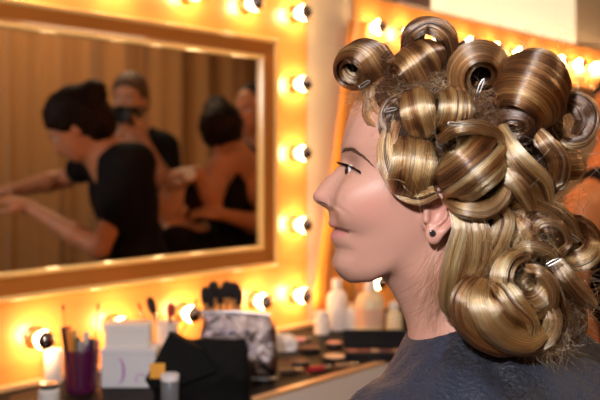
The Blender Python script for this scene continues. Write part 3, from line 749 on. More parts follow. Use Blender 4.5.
# ================================================================== THE WOMAN IN CURLS (sitter frame, mm)
MID = 900.0
S0 = MID/FPX
def xz(px, py): return ((px-300)*S0, (160-py)*S0)
prof = [(392, 60), (380, 75), (372, 84), (363, 96), (356, 110), (350, 124), (345, 138), (342, 146), (341.3, 153), (341.8, 159), (341, 163), (337.8, 167.5), (332, 173), (326, 178), (321, 184),
        (316, 189.5), (313.4, 193.5), (312.8, 197), (314.5, 201), (319, 204.5), (325.5, 207.5), (328.3, 210.5), (329.3, 214.5), (329.4, 219), (329.2, 222.5), (331, 225.6), (334.3, 227.6),
        (334.8, 229.5), (332.8, 232.5), (331.6, 236.5), (332, 241), (333.8, 244), (335.6, 247), (335.2, 252), (333, 258), (332.3, 264), (333.5, 269), (336, 275), (340, 283), (345, 300)]
pz = np.array([xz(*q)[1] for q in prof])[::-1]; pxv = np.array([xz(*q)[0] for q in prof])[::-1]
rows = [
 (60, [(0, 0), (3, 18), (10, 35), (25, 50), (50, 62), (90, 70)]),
 (96, [(0, 0), (2, 18), (6, 32), (15, 46), (30, 57), (60, 66), (100, 70)]),
 (124, [(0, 0), (2, 18), (5, 30), (12, 43), (22, 52), (40, 60), (70, 67), (110, 70)]),
 (138, [(0, 0), (2, 17), (5, 28), (10, 39), (18, 48), (32, 56), (60, 64), (100, 70)]),
 (147, [(0, 0), (2, 14), (5, 24), (10, 37), (16, 46), (26, 53), (45, 60), (80, 69)]),
 (155, [(0, 0), (2, 8), (5, 13), (8, 20), (11, 32), (16, 42), (24, 50), (42, 58), (80, 69)]),
 (162, [(0, 0), (2, 6.5), (4, 9), (7, 12), (10, 17), (13, 24), (16, 34), (20, 43), (28, 50), (44, 58), (80, 69)]),
 (170, [(0, 0), (2, 6.5), (5, 9), (9, 12), (14, 17), (18, 25), (21, 34), (26, 43), (34, 51), (52, 60), (85, 69)]),
 (178, [(0, 0), (2, 6.5), (6, 9.5), (12, 12.5), (18, 17), (23, 25), (27, 35), (33, 44), (42, 52), (60, 60), (92, 69)]),
 (188, [(0, 0), (2, 7.5), (6, 11), (12, 13.5), (20, 16.5), (27, 21), (32, 30), (38, 41), (47, 50), (63, 58), (95, 66)]),
 (196, [(0, 0), (2, 8.5), (6, 12.5), (12, 15), (18, 17.5), (25, 18.5), (30, 23), (36, 35), (44, 45), (57, 53), (77, 59), (100, 64)]),
 (203, [(0, 0), (2, 7), (6, 11), (11, 15), (17, 18), (22, 19), (27, 25), (32, 35), (39, 43), (51, 51), (72, 57), (100, 62)]),
 (208, [(0, 0), (1.5, 8), (4, 13), (8, 20), (14, 31), (22, 40), (38, 49), (60, 56), (90, 60)]),
 (220, [(0, 0), (1.5, 9), (4, 17), (8, 25), (14, 34), (24, 43), (40, 51), (65, 56), (95, 59)]),
 (231, [(0, 0), (1, 8), (3, 16), (7, 25), (13, 34), (24, 42), (40, 49.5), (65, 54.5), (95, 57)]),
 (240, [(0, 0), (2, 11), (5, 19), (10, 28), (17, 35), (28, 42), (45, 48), (70, 53), (95, 55)]),
 (250, [(0, 0), (1.5, 10), (4, 18), (9, 26), (17, 33), (30, 40), (50, 46.5), (75, 51)]),
 (262, [(0, 0), (2, 12), (5, 19), (10, 25), (18, 32), (32, 38), (55, 44), (80, 49)]),
 (274, [(0, 0), (2, 11), (5, 17), (10, 23), (20, 29), (40, 36), (60, 42)]),
 (286, [(0, 0), (2, 10), (5, 15), (10, 21), (20, 28), (40, 36), (60, 42)])]
eg = np.concatenate([np.arange(0, 10, .5), np.arange(10, 120, 1.)])
TB = []
for _, r in rows:
    e_, w_ = np.array(r, float).T
    # smooth through the knots: interpolate w^2 (round nose of each section), then blur
    v = np.interp(np.sqrt(eg), np.sqrt(e_), w_)
    TB.append(v)
TB = np.array(TB); rz = np.array([(160-r[0])*S0 for r in rows])
def blur(a, k, ax):
    ker = np.exp(-.5*(np.arange(-3*k, 3*k+1)/max(k, .5))**2); ker /= ker.sum()
    return np.apply_along_axis(lambda q: np.convolve(np.pad(q, 3*k, mode='edge'), ker, 'valid'), ax, a)
HX = steps((-2, 176, 1.35), (176, 330, 5)); HY = steps((700, 806, 5), (806, 994, 1.35), (994, 1110, 5)); HZ = steps((-560, -170, 6), (-170, 82, 1.35), (82, 110, 4))
G = Field(HX, HY, HZ)
zf = np.arange(-150, 115, .9); TZ = np.stack([np.interp(zf, rz[::-1], TB[::-1, j]) for j in range(len(eg))], 1)
TZa = blur(TZ, 3, 0); TZb = blur(TZ, 17, 0); wb = np.clip((eg-11)/20, 0, 1)[None]; TZ = TZa*(1-wb)+TZb*wb
xf = np.interp(zf, pz, pxv); xf = blur(xf[None], 1, 1)[0]
# cubic-like blur of the profile is slight so the lips stay crisp
Wm = np.zeros((len(HX), len(HZ)))
iz = np.clip(np.interp(HZ, zf, np.arange(len(zf))), 0, len(zf)-1.001)
for k, q in enumerate(iz):
    i = int(q); f = q-i; row = TZ[i]*(1-f)+TZ[i+1]*f; e = HX-(xf[i]*(1-f)+xf[i+1]*f)
    w_ = np.interp(np.sqrt(np.maximum(e, 0)), np.sqrt(eg), row)
    Wm[:, k] = np.where(e > 0, w_, e*2.5)
Wc = Wm.copy(); Wc[4:-4] = blur(Wm, 1, 0)[4:-4]; Wm = np.where(Wm > 6, Wc, Wm)
WB = blur(blur(Wm, 8, 1), 2, 0); lo_z = np.clip((-22-HZ)/12, 0, 1)[None]; mk = np.clip((HX[:, None]-45+11*lo_z)/(22-10*lo_z), 0, 1); mk = mk*mk*(3-2*mk); mk = mk*np.clip((HX[:, None]-np.interp(HZ, zf, xf)[None]-14+0*lo_z)/10, 0, 1); Wm = Wm*(1-mk)+WB*mk
gx = np.gradient(Wm, HX, axis=0); gz = np.gradient(Wm, HZ, axis=1)
nrm = np.sqrt(1+np.minimum(gx**2+gz**2, 36))
face = (np.abs(G.Y-MID)-Wm[:, None, :])/nrm[:, None, :]
# jaw: keep only what lies above the jaw line, in front of the ear
jl = np.array([(300, 277), (336, 278.5), (350, 282.5), (370, 279), (390, 268), (408, 256), (422, 240), (432, 222), (480, 160)], float)
jz = np.interp(HX, (jl[:, 0]-300)*.95, (160-jl[:, 1])*.97+0*jl[:, 0])
jz = np.interp(HX, [xz(*q)[0] for q in jl], [xz(*q)[1] for q in jl])
jaw = (jz[:, None, None]-G.Z)*.8+0*G.Y
def smax(a, b, k): return -Field.smin(-a, -b, k)
face = smax(face, jaw, 16)
face = smax(face, (G.X-118)+0*G.Y+0*G.Z, 30)
G.d = face.astype(np.float32)
C_ = lambda px, py, D=MID: np.array([(px-300)/FPX*D, D, (160-py)/FPX*D])
# cranium, back of the jaw, neck, shoulders
tl = math.radians(14); Rh = Rot((math.cos(tl), 0, -math.sin(tl)), (0, 1, 0), (math.sin(tl), 0, math.cos(tl)))
G.add(G.ell(C_(432, 136), (86, 69, 80), Rh), 22)
G.add(G.ell(C_(412, 205), (38, 57, 62)), 26)
nk = [C_(432, 215), C_(438, 262), C_(464, 335)]
G.add(G.cap(nk[0], nk[1], 50, 49), 22); G.add(G.cap(nk[1], nk[2], 49, 50), 20)
G.add(G.cap(C_(404, 264), C_(433, 322), 18, 16), 22)       # throat
G.add(G.cap(C_(437, 240)+[0, -44, 0], C_(430, 336)+[0, -14, 0], 9, 8), 16)     # neck muscle
G.add(G.cap(C_(437, 240)+[0, 44, 0], C_(430, 336)+[0, 14, 0], 9, 8), 16)
SA = unit([.68, .735, 0]); BK = unit([.735, -.68, 0]); NB = C_(470, 352)
SL = NB-SA*158+[0, 0, -92]+BK*8; SR = NB+SA*165+[0, 0, -60]+BK*8
G.add(G.cap(NB+[0, 0, -14], SL, 42, 50), 22); G.add(G.cap(NB+[0, 0, -14], SR, 42, 50), 22)
G.add(G.ell(NB+BK*30+[0, 0, -130], (150, 100, 160), Rot(SA, BK, (0, 0, 1))), 60)
PV = NB+BK*85+[0, 0, -470]
# nostril, wing crease, mouth line, smile fold, eye socket opening
for q in (-1, 1):
    yo = lambda v: MID+q*v
    def pt(px, py, v): return np.array([(px-300)/FPX*(MID-v), yo(v), (160-py)/FPX*(MID-v)])
    def skin_l(px, py):
        v = 25.
        for _ in range(12):
            x_, z_ = (px-300)/FPX*(MID-v), (160-py)/FPX*(MID-v)
            ix = np.clip(np.interp(x_, HX, np.arange(len(HX))), 0, len(HX)-1.01); iz_ = np.clip(np.interp(z_, HZ, np.arange(len(HZ))), 0, len(HZ)-1.01)
            a, b = int(ix), int(iz_); fa, fb = ix-a, iz_-b
            v = .5*v+.5*((Wm[a, b]*(1-fa)+Wm[a+1, b]*fa)*(1-fb)+(Wm[a, b+1]*(1-fa)+Wm[a+1, b+1]*fa)*fb)
        return v
    def ps(px, py, off=0.): return pt(px, py, skin_l(px, py)+off)
    G.sub(G.cap(pt(319.5, 203.6, 8), pt(325.5, 205.8, 12), 2.2, 2.5), 2)
    G.sub(G.cap(pt(328.5, 197, 20), pt(330.5, 206, 21), 1.0, 1.2), 4)
    G.sub(G.cap(ps(339.0, 211, .7), ps(343.6, 221, .5), .8, 1.4), 1.2)
    G.sub(G.cap(ps(343.6, 221, .5), ps(348.8, 232, .3), 1.4, 1.7), 1.2)
    pass
    G.sub(G.cap(ps(335.5, 228.2, 0), ps(341, 229, .2), 1.3, 1.5), 1.5)
    G.sub(G.cap(ps(341, 229, .2), ps(348.3, 232.4, .2), 1.5, 1.9), 1.5)
    G.sub(G.ell(ps(351.5, 170.4, 1.), (6.6, 7, 2.4), Rot((.88, q*.2, -.38), (-q*.2, .95, 0), (.38, 0, .9))), 1.5)
    # lids
    lid = [ps(343.8, 164.5, -.6), ps(346, 165.4, 0), ps(350.5, 167.2, .5), ps(356, 170.3, .5), ps(361.5, 174.4, -.3)]
    G.chain(lid, [1.2, 1.7, 1.9, 1.7, .9], 2.2, 1.5)
    low = [ps(345.3, 170.3, -.6), ps(347.3, 173.0, -.2), ps(351, 174.8, 0), ps(356, 175.6, 0), ps(361, 175.4, -.3)]
    G.chain(low, [1.0, 1.2, 1.3, 1.2, .8], 2.5, 1.5)
    EYE = ps(352.8, 171.6, -8.6); EYEL = abs(EYE[1]-MID)
    # cheek apple
    G.add(G.ell(pt(362, 200, 37), (23, 11, 19)), 24); G.add(G.ell(ps(356, 209, -7), (15, 8.5, 15)), 16)
# lips rolled out a little
x0, z0 = xz(331.8, 223.2)
for q in (-1, 1):
    G.chain([np.array([x0, MID, z0]), np.array([x0+2.5, MID+q*11, z0-.3]), np.array([x0+13, MID+q*28, z0-6])], [2.6, 2.5, 1.0], 4, 1)
    x1, z1 = xz(335.2, 236.8); G.chain([np.array([x1, MID, z1]), np.array([x1+1.8, MID+q*10, z1]), np.array([x1+10, MID+q*26, z1+4.5])], [3.0, 2.9, 1.0], 4, 1)
# ears
for q in (-1, 1):
    def pe(px, py, lat): return np.array([(px-300)/FPX*830, MID+q*lat, (160-py)/FPX*830])
    G.add(G.ell(pe(437, 214, 67), (15, 5.5, 25), Rot((.93, q*.35, -.12), (-q*.35, .93, 0), (.12, 0, .99))), 5)
    rim = [pe(428, 204, 66), pe(430, 194, 71), pe(438, 188, 75), (pe(448, 190, 78)), pe(454, 200, 79), pe(454.5, 212, 78), pe(450, 223, 76), pe(443, 231, 73), pe(436, 238, 71)]
    G.chain(rim, [2.2, 2.6, 3, 3.2, 3.3, 3.3, 3.2, 3.2, 4], 3, 1.5)
    G.add(G.ell(pe(433, 234, 71), (8, 4.6, 10.5)), 5)
    anti = [pe(443, 198, 73), pe(447, 207, 74.5), pe(444, 218, 74), pe(437, 225, 73)]
    G.chain(anti, [2, 2.4, 2.6, 2.4], 3, 1.5)
    G.sub(G.ell(pe(436.5, 212, 76), (7.2, 6.5, 10), Rot((.9, 0, -.4), (0, 1, 0), (.4, 0, .9))), 3)
    G.add(G.cap(pe(426.5, 209, 70), pe(426, 220, 71), 3.2, 3.6), 4)
V, Q = G.surf(9)
# tint: skin, lips, cheeks, eye make-up
vx, vy, vz = V.T; lat = np.abs(vy-MID); pxm = vx/(MID-lat)*FPX+300; pym = 160-vz/(MID-lat)*FPX
base = np.array([.46, .245, .185]); T_ = np.tile(base, (len(V), 1))
def blend(mask, c):
    global T_
    T_ = T_*(1-mask[:, None])+np.array(c)*mask[:, None]
g2 = lambda cx_, cy, sx, sy: np.exp(-(((pxm-cx_)/sx)**2+((pym-cy)/sy)**2))
blend(.35*g2(372, 208, 22, 16)*(lat > 20), (.62, .24, .20))
blend(.30*g2(317, 197, 8, 8), (.60, .26, .22))
blend(.25*g2(440, 215, 16, 26)*(lat > 55), (.66, .24, .2))
mx_ = np.clip((pxm-328)/20, 0, 1)
up_ = np.clip(1-np.abs(pym-(224.4+7*mx_))/(4.6-3.9*mx_), 0, 1); lo_ = np.clip(1-np.abs(pym-(236.2-3.0*mx_))/(7.0-5.4*mx_), 0, 1)
lipm = np.clip((up_+lo_)*3, 0, 1)*np.clip((348.5-pxm)/2, 0, 1)*(lat < 34)
blend(.85*lipm, (.52, .19, .19)); mo = np.exp(-((pym-(228.2+np.clip(pxm-334, 0, 20)*.28))/1.5)**2)*np.clip((pxm-332)/2, 0, 1)*np.clip((349.5-pxm)/1.5, 0, 1)*(lat < 38); blend(.75*mo, (.12, .03, .02))  # dark line paints the shade inside the mouth gap
brl = np.interp(pxm, [341, 344, 351, 358, 366, 373], [150.5, 149.3, 148.3, 153, 159, 164.5]); blend(.5*np.exp(-((pym-brl)/(1.8-1.2*np.clip((pxm-346)/26, 0, 1)))**2)*np.clip((pxm-340)/3, 0, 1)*np.clip((372-pxm)/4, 0, 1)*(lat > 12), (.085, .03, .022))
nn = np.exp(-((pym-(203.8+np.clip(pxm-319, 0, 12)*.35))/1.6)**2)*np.clip((pxm-317.5)/2, 0, 1)*np.clip((328-pxm)/2, 0, 1)*(lat > 3)*(lat < 17); blend(.7*nn, (.12, .04, .03))  # nostril slit darkened, its shade painted into the skin tint
# smoky shade and liner round the eye
eyelat = np.exp(-((lat-37)/14)**2)
blend(.5*g2(353, 165, 9, 4.0)*eyelat, (.22, .11, .09))
blend(.8*np.exp(-((pym-(163.8+np.maximum(pxm-345, 0)*.62))/1.9)**2)*np.clip((pxm-342)/2, 0, 1)*np.clip((362-pxm)/3, 0, 1)*(lat > 20), (.03, .02, .02))
rs = np.random.default_rng(2)
M['brow'] = mat('brown_brow_hair', (.10, .045, .028), .6)
M['skin'] = mat('fair_skin', (.6, .36, .29), .42, sss=.12, attr='tint', bump=(1600, .00012), spec=.45)
PW = w(V)
woman = fast_mesh('person', PW, Q, M['skin'], None, color=T_)
tag(woman, 'smiling person in profile with big blond curls pinned up and a navy salon cape', 'person')
def part(name, V, F, m, parent=None, smooth=True, **k):
    return mesh(name, w(np.array(V)), F, m, parent or woman, smooth, **k)
def mmtube(pts, rad, n=10, mb=None):
    mb = mb or MB(); return mb.tube([w(np.array(p, float)) for p in pts], list(np.array(rad)*.001) if hasattr(rad, '__len__') else rad*.001, n)
# eyes
for q in (-1, 1):
    c = np.array([EYE[0], MID+q*EYEL, EYE[2]])
    P_ = lambda px, py, off=0.: (lambda a: np.array([a[0], MID+q*abs(a[1]-MID), a[2]]))(ps(px, py, off)); cw = w(c)
    gd = unit(np.array([-1, q*.10, .02])); gw = unit(w(c+gd)-cw)
    R = .0082
    MB().lathe([(R*math.cos(a), R*math.sin(a)) for a in np.linspace(-1.55, 1.1, 18)]+[(.0002, R*math.sin(1.1)+.0006)], cw, 28, gw).build('eye', M['eyew'], woman, True)
    e_ = [o for o in bpy.data.objects if o.name.startswith('eye') and o.parent == woman][-1]
    MB().lathe([(.0060, R*.70), (.0058, R*.76), (.0045, R*.92), (.0025, R*1.02), (.0001, R*1.06)], cw, 24, gw).build('iris', M['eyed'], e_, True)
    # lashes
    mb = MB(); r = np.random.default_rng(5)
    for i in range(60):
        f = i/59; 
        P0 = np.array([P_(343.6, 163.8, .5), P_(345.8, 164.3, 1.6), P_(350.3, 166.2, 2.2), P_(356, 169.6, 2.2), P_(361.3, 174.0, 1.2)])
        k = f*4; j = min(int(k), 3); p0 = P0[j]*(1-(k-j))+P0[j+1]*(k-j); L = 8.2*(1-.25*abs(f-.45))*(.85+.3*r.random())
        out = unit(np.array([-1+.75*f, q*(.1+1.0*f), .02+.25*f])); p1 = p0+out*L*.5+[0, 0, -.6]; p2 = p0+out*L+[0, 0, 1.8]
        mmtube([p0, p1, p2], [.5, .4, .12], 4, mb)
    for i in range(18):
        f = i/17; p0 = P_(347.+12*f, 173.4+1.4*f, 1.); out = unit(np.array([-1+.6*f, q*.7, -.35]))
        mmtube([p0, p0+out*3.2], [.22, .06], 4, mb)
    mb.build('eyelashes', M['hairdark'], woman, True)
    # liner along the upper lid
    ln = [P_(343.2, 163.9, .4), P_(346, 165.2, 1.2), P_(350.5, 167.4, 1.8), P_(356.2, 170.9, 1.8), P_(363.5, 175.6, .3)]
    mmtube(ln, [.9, 1.8, 1.9, 1.5, .4], 8).build('eyeliner', M['hairdark'], woman, True)
    # brow
    mb = MB()
    bp = [(341.8, 151, 13), (344.5, 149.8, 25), (350, 148.4, 35), (357.5, 152.6, 44.5), (365.5, 158.4, 51), (372, 164, 54.5)]
    for i in range(110):
        f = r.random()**.9; k = f*5; j = min(int(k), 4); a = np.array(bp[j])*(1-(k-j))+np.array(bp[j+1])*(k-j)
        x, z = (a[0]-300)/FPX*(MID-a[2]), (160-a[1])/FPX*(MID-a[2]); wd_ = 2.3*(1-f)**.5+.5
        p0 = np.array([x+.4, MID+q*(a[2]-1.5), z-1.2+.4+r.normal()*wd_*.36]); d_ = unit(np.array([.8, q*.75, .55-1.3*f])); L = 5.5
        # settle on the skin
        def onskin(p):
            ix = np.searchsorted(HX, p[0]); kz = np.searchsorted(HZ, p[2]); return np.array([p[0], MID+q*(Wm[min(ix, len(HX)-1), min(kz, len(HZ)-1)]+1.3), p[2]])
        a0 = onskin(p0) if lat is not None else p0
        a1 = onskin(p0+d_*L*.5); a2 = onskin(p0+d_*L)
        mmtube([a0, a1, a2], [.42, .4, .12], 4, mb)
    mb.build('eyebrow', M['brow'], woman, True)
# teeth
mb = MB()
for i in range(-4, 5):
    x, z = xz(337.8, 229.6); xx = x+.045*(i*5.5)**2*.5; c = w(np.array([xx, MID+i*5.4, z]))
    mb.lathe([(.0005, -.0028), (.0024, -.0024), (.0026, .002), (.001, .0026)], c, 10)
mb.build('teeth', M['white'], woman, True)
# ear studs
M['stud'] = mat('dark_stone', (.05, .05, .06), .05, metal=.6)
for q in (-1, 1):
    c = w(np.array([(432.2-300)/FPX*825, MID+q*76.8, (160-233)/FPX*825])); ax_ = unit(w(np.array([0., q, 0.]))-w(np.zeros(3)))
    e = MB().lathe([(.0018, -.003), (.0027, -.0005), (.0029, .0008), (.0022, .0022), (.0002, .0027)], c, 16, ax_).build('ear_stud', M['stud'], woman, True)
    MB().lathe([(.0029, -.0012), (.0034, -.0004), (.0034, .0004), (.0029, .0009)], c, 16, ax_).build('stud_setting', M['steel'], e, True)

# ---- cape
CX = steps((-160, 560, 6)); CY = steps((560, 1260, 6)); CZ = steps((-640, -150, 5))
K_ = Field(CX, CY, CZ)
RS = Rot(SA, BK, (0, 0, 1))
K_.add(K_.cap(C_(455, 330), C_(472, 372), 54, 62))
K_.add(K_.cap(NB+[2, 0, -16], SL+[0, 0, 2], 50, 58), 34); K_.add(K_.cap(NB+[2, 0, -16], SR+[0, 0, 2], 50, 58), 34)
K_.add(K_.ell(NB+BK*60+[0, 0, -120], (185, 120, 135), RS), 70)
K_.add(K_.cap(SL, SL+[-18, -30, -330], 66, 92), 50); K_.add(K_.cap(SR, SR+[40, 20, -330], 66, 92), 50)
K_.add(K_.ell(NB+BK*60+[0, 0, -420], (245, 190, 260), RS), 80)
K_.add(K_.ell(NB+BK*150+[0, 0, -300], (170, 120, 210), RS), 70)
K_.add(K_.ell(NB-BK*8+[0, 0, -150], (168, 118, 150), RS), 40)
X, Y, Z = K_.X, K_.Y, K_.Z
a_ = np.arctan2((Y-NB[1]), (X-NB[0])); rr = np.sqrt((X-NB[0])**2+(Y-NB[1])**2)
wr = np.clip((rr-62)/40, 0, 1)*(np.sin(a_*9+Z*.02+np.sin(a_*4)*1.5)*2.8*np.clip(rr/160-.25, 0, 1.6)+np.sin(a_*23+Z*.05+rr*.03)*1.2+np.sin(X*.07+Z*.11+Y*.03)*1.2+np.sin(X*.15-Z*.09+Y*.11)*.7)
K_.d = (K_.d+wr).astype(np.float32)
# open at the neck: hollow collar, so the throat passes through
tn = unit([-.42, 0, .91]); q0 = C_(410, 334); K_.d = smax(K_.d, ((X-q0[0])*tn[0]+(Z-q0[2])*tn[2]+0*Y).astype(np.float32), 5)
V, Q = K_.surf(20)
vx, vy, vz = V.T; ppx = vx/vy*FPX+300
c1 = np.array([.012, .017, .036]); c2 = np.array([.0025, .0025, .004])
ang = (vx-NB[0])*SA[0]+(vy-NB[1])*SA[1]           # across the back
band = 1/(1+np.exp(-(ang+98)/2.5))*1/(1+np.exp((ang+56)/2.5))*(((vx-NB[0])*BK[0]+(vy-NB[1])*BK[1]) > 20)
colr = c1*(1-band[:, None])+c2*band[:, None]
M['cape'] = mat('navy_cape_cloth', (.04, .05, .09), .55, attr='tint', bump=(230, .003), sheen=.04, noise=(170, (.022, .03, .055), .5))
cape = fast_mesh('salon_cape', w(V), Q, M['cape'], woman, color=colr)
# legs and chair below the cape (outside the picture but there)
PVc = NB+BK*95+[0, 0, -520]
def W1(p): return w(np.array(p, float))
seat = W1(PVc); 
t = empty('stool', (seat[0], seat[1], 0), label='round black stool under the person in the navy cape', cat='stool')
hs_ = seat[2]+.06
MB().lathe([(.001, hs_-.06), (.17, hs_-.06), (.18, hs_-.05), (.18, hs_-.01), (.165, hs_), (.001, hs_)], (seat[0], seat[1], 0), 32).build('seat', M['black'], t, True)
MB().lathe([(.02, .03), (.02, hs_-.061)], (seat[0], seat[1], 0), 16).build('post', M['steel'], t, True)
MB().lathe([(.001, 0), (.2, 0), (.2, .012), (.05, .03), (.001, .03)], (seat[0], seat[1], 0), 32).build('foot_plate', M['steel'], t, True)

# ================================================================== HAIR
def hair_material():
    m = bpy.data.materials.new('blond_hair_strands'); m.use_nodes = True; nt = m.node_tree
    for n in list(nt.nodes): nt.nodes.remove(n)
    out = nt.nodes.new('ShaderNodeOutputMaterial')
    h = nt.nodes.new('ShaderNodeBsdfHairPrincipled'); h.parametrization = 'COLOR'
    h.inputs['Roughness'].default_value = .17; h.inputs['Radial Roughness'].default_value = .42; h.inputs['Coat'].default_value = .3
    h.inputs['Random Roughness'].default_value = .3; h.inputs['IOR'].default_value = 1.62
    a = nt.nodes.new('ShaderNodeAttribute'); a.attribute_name = 'strand_tint'
    nt.links.new(a.outputs['Color'], h.inputs['Color']); nt.links.new(h.outputs[0], out.inputs[0]); return m
M['strand'] = hair_material()
M['haircore'] = mat('hair_under_layer', (.10, .05, .022), .55, attr='tint', spec=.25)
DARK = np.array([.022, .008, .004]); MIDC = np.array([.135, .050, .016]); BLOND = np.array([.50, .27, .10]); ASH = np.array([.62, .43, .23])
def palette(x, pal):
    """x in 0..1 -> colour ramp"""
    A = np.array([DARK, MIDC, BLOND, ASH]) if pal is None else np.array(pal)
    q = np.clip(x, 0, 1)*(len(A)-1); i = np.minimum(q.astype(int), len(A)-2); f = (q-i)[..., None]
    return A[i]*(1-f)+A[i+1]*f
def snoise(x, seed):
    r = np.random.default_rng(seed); v = np.zeros_like(x)
    for a, f in ((1, 1.), (.7, 2.3), (.5, 5.1), (.35, 11.)):
        v += a*np.sin(x*f*2*PI+r.uniform(0, 6.3))
    return v/2.0
def vnoise(x, seed, f):
    r = np.random.default_rng(seed); t = r.uniform(-1, 1, 512); y = (x*f+137.3) % 511; i = y.astype(int); g = y-i; g = g*g*(3-2*g)
    return t[i]*(1-g)+t[(i+1) % 512]*g
def catmull(P, n):
    P = np.array(P, float); k = len(P)
    if k == 2: return P[0]+(P[1]-P[0])*np.linspace(0, 1, n)[:, None]
    E = np.vstack([2*P[0]-P[1], P, 2*P[-1]-P[-2]]); out = []
    d = np.linalg.norm(np.diff(P[:, :3], axis=0), axis=1)+1e-6; cum = np.concatenate([[0], np.cumsum(d)])/d.sum()
    for t in np.linspace(0, 1, n):
        i = min(np.searchsorted(cum, t, 'right')-1, k-2); f = (t-cum[i])/(cum[i+1]-cum[i]); p0, p1, p2, p3 = E[i:i+4]
        out.append(.5*((2*p1)+(-p0+p2)*f+(2*p0-5*p1+4*p2-p3)*f*f+(-p0+3*p1-3*p2+p3)*f**3))
    return np.array(out)
N_STRANDS = 0
def strands(name, PTS, rad, col, parent, **k):
    """PTS (n, m, 3) world; rad (m,) m; col (n, m, 3)"""
    global N_STRANDS
    n, m, _ = PTS.shape; N_STRANDS += n
    hc = bpy.data.hair_curves.new(name); hc.add_curves([m]*n)
    hc.points.foreach_set('position', PTS.astype(np.float32).ravel())
    ra = np.tile(rad, (n, 1)) if np.ndim(rad) == 1 else rad
    if 'radius' not in hc.attributes: hc.attributes.new('radius', 'FLOAT', 'POINT')
    hc.attributes['radius'].data.foreach_set('value', ra.astype(np.float32).ravel())
    c = np.ones((n, m, 4), np.float32); c[..., :3] = col
    a = hc.attributes.new('strand_tint', 'FLOAT_COLOR', 'POINT'); a.data.foreach_set('color', c.ravel())
    hc.materials.append(M['strand'])
    o = bpy.data.objects.new(name, hc); COL.objects.link(o); o.parent = parent
    return tag(o, **k)
LS = [100]
def lock(P, A, hw, th, n=500, dens=1.35, m=40, tone=.55, contrast=.5, root=.25, tip=.0, pal=None, fuzz=1., curv=0., name='hair_curl', sd=None, groove=.5, label=None, O=None, dome=0.):
    """a lock of hair: centre line P (mm), across vectors A, half width and half thickness along it"""
    LS[0] += 1; seed = LS[0] if sd is None else sd; r = np.random.default_rng(seed)
    P = np.asarray(P, float); M_ = len(P)
    tt = np.linspace(0, 1, M_)
    T = np.gradient(P, axis=0); T /= np.linalg.norm(T, axis=1)[:, None]+1e-9
    A = np.broadcast_to(np.asarray(A, float), P.shape).copy(); A -= T*(A*T).sum(1)[:, None]; A /= np.linalg.norm(A, axis=1)[:, None]+1e-9
    N = np.cross(T, A)
    hw = np.broadcast_to(np.asarray(hw, float), (M_,)); th = np.broadcast_to(np.asarray(th, float), (M_,))
    if O is None: O = N
    dm = dome if np.ndim(dome) else np.full(M_, float(dome))
    n = int(n*dens)
    # core
    K = 22; V = []; C_l = []
    ph = np.linspace(0, 2*PI, K, endpoint=False)
    for i in range(M_):
        g = .86
        V.append(P[i]+A[i]*hw[i]*g*np.cos(ph)[:, None]+N[i]*th[i]*(g-.08)*np.sin(ph)[:, None]-O[i]*dm[i]*(np.abs(np.cos(ph))**2.6)[:, None])
    V = np.concatenate(V); F = []
    for i in range(M_-1):
        for j in range(K): F.append((i*K+j, i*K+(j+1) % K, (i+1)*K+(j+1) % K, (i+1)*K+j))
    c0 = len(V); V = np.vstack([V, P[:1], P[-1:]])
    for j in range(K): F.append((c0, (j+1) % K, j, j)); F.append((c0+1, (M_-1)*K+j, (M_-1)*K+(j+1) % K, (M_-1)*K+(j+1) % K))
    F = [f if f[2] != f[3] else f[:3] for f in F]
    me = bpy.data.meshes.new(name); me.from_pydata([tuple(v) for v in w(V)], [], F); me.update()
    ca = me.color_attributes.new('tint', 'FLOAT_COLOR', 'POINT'); cc = np.ones((len(V), 4), np.float32); cc[:, :3] = palette(np.array([tone*.35]), pal)[0]*.7
    ca.data.foreach_set('color', cc.ravel())
    core = link(name, me, M['haircore'], woman, True, label=label)
    # strands
    ti = np.linspace(0, M_-1, m); i0 = np.minimum(ti.astype(int), M_-2); f = (ti-i0)[:, None]
    L = lambda q: q[i0]*(1-f)+q[i0+1]*f if q.ndim == 2 else q[i0]*(1-f[:, 0])+q[i0+1]*f[:, 0]
    Pm, Am, Nm, hm, tm_ = L(P), L(A), L(N), L(hw), L(th); tq = np.linspace(0, 1, m)
    u0 = np.sin(r.uniform(-PI/2, PI/2, n))*.35+r.uniform(-1, 1, n)*.65
    side = np.where(r.random(n) < .5, 1., -1.)
    drift = r.normal(0, .035, n)[:, None]*np.sin(tq[None]*PI*r.uniform(.6, 2.2, n)[:, None]+r.uniform(0, 6.3, n)[:, None])*fuzz
    wn = vnoise(u0[:, None]*1.3+tq[None]*2.2, seed+3, 1.)*.10*(1-u0[:, None]**2)*fuzz
    u = np.clip(u0[:, None]+drift+wn, -.999, .999)
    s1 = vnoise(u0+side*3, seed, 2.6)*1.3; s2 = vnoise(u0+side*3, seed+1, 8.5)*1.1; s3 = vnoise(u0+side*3, seed+2, 24.)
    rr = .93+.05*r.normal(size=n)*fuzz-groove*np.clip(s2, 0, 1)*.6
    rr = rr[:, None]+.03*np.sin(tq[None]*PI*3+r.uniform(0, 6.3, n)[:, None])*fuzz
    # some strays lift off
    st = r.random(n) < .05*fuzz; rr = rr+(st[:, None]*r.uniform(.0, .55, n)[:, None]*np.sin(tq[None]*PI)**1.0)
    q = np.sqrt(1-u**2)
    X = Pm[None]+Am[None]*(hm[None]*u*(.97+.0*u))[..., None]+Nm[None]*(tm_[None]*q*side[:, None]*rr)[..., None]
    X -= L(O)[None]*(L(dm)[None]*np.abs(u)**2.6)[..., None]
    X += (L(O)[None]*(vnoise(u0+side*3, seed+7, 6.)[:, None]*tm_[None]*.35)[..., None])
    X += r.normal(0, .3, (n, 1, 3))*fuzz
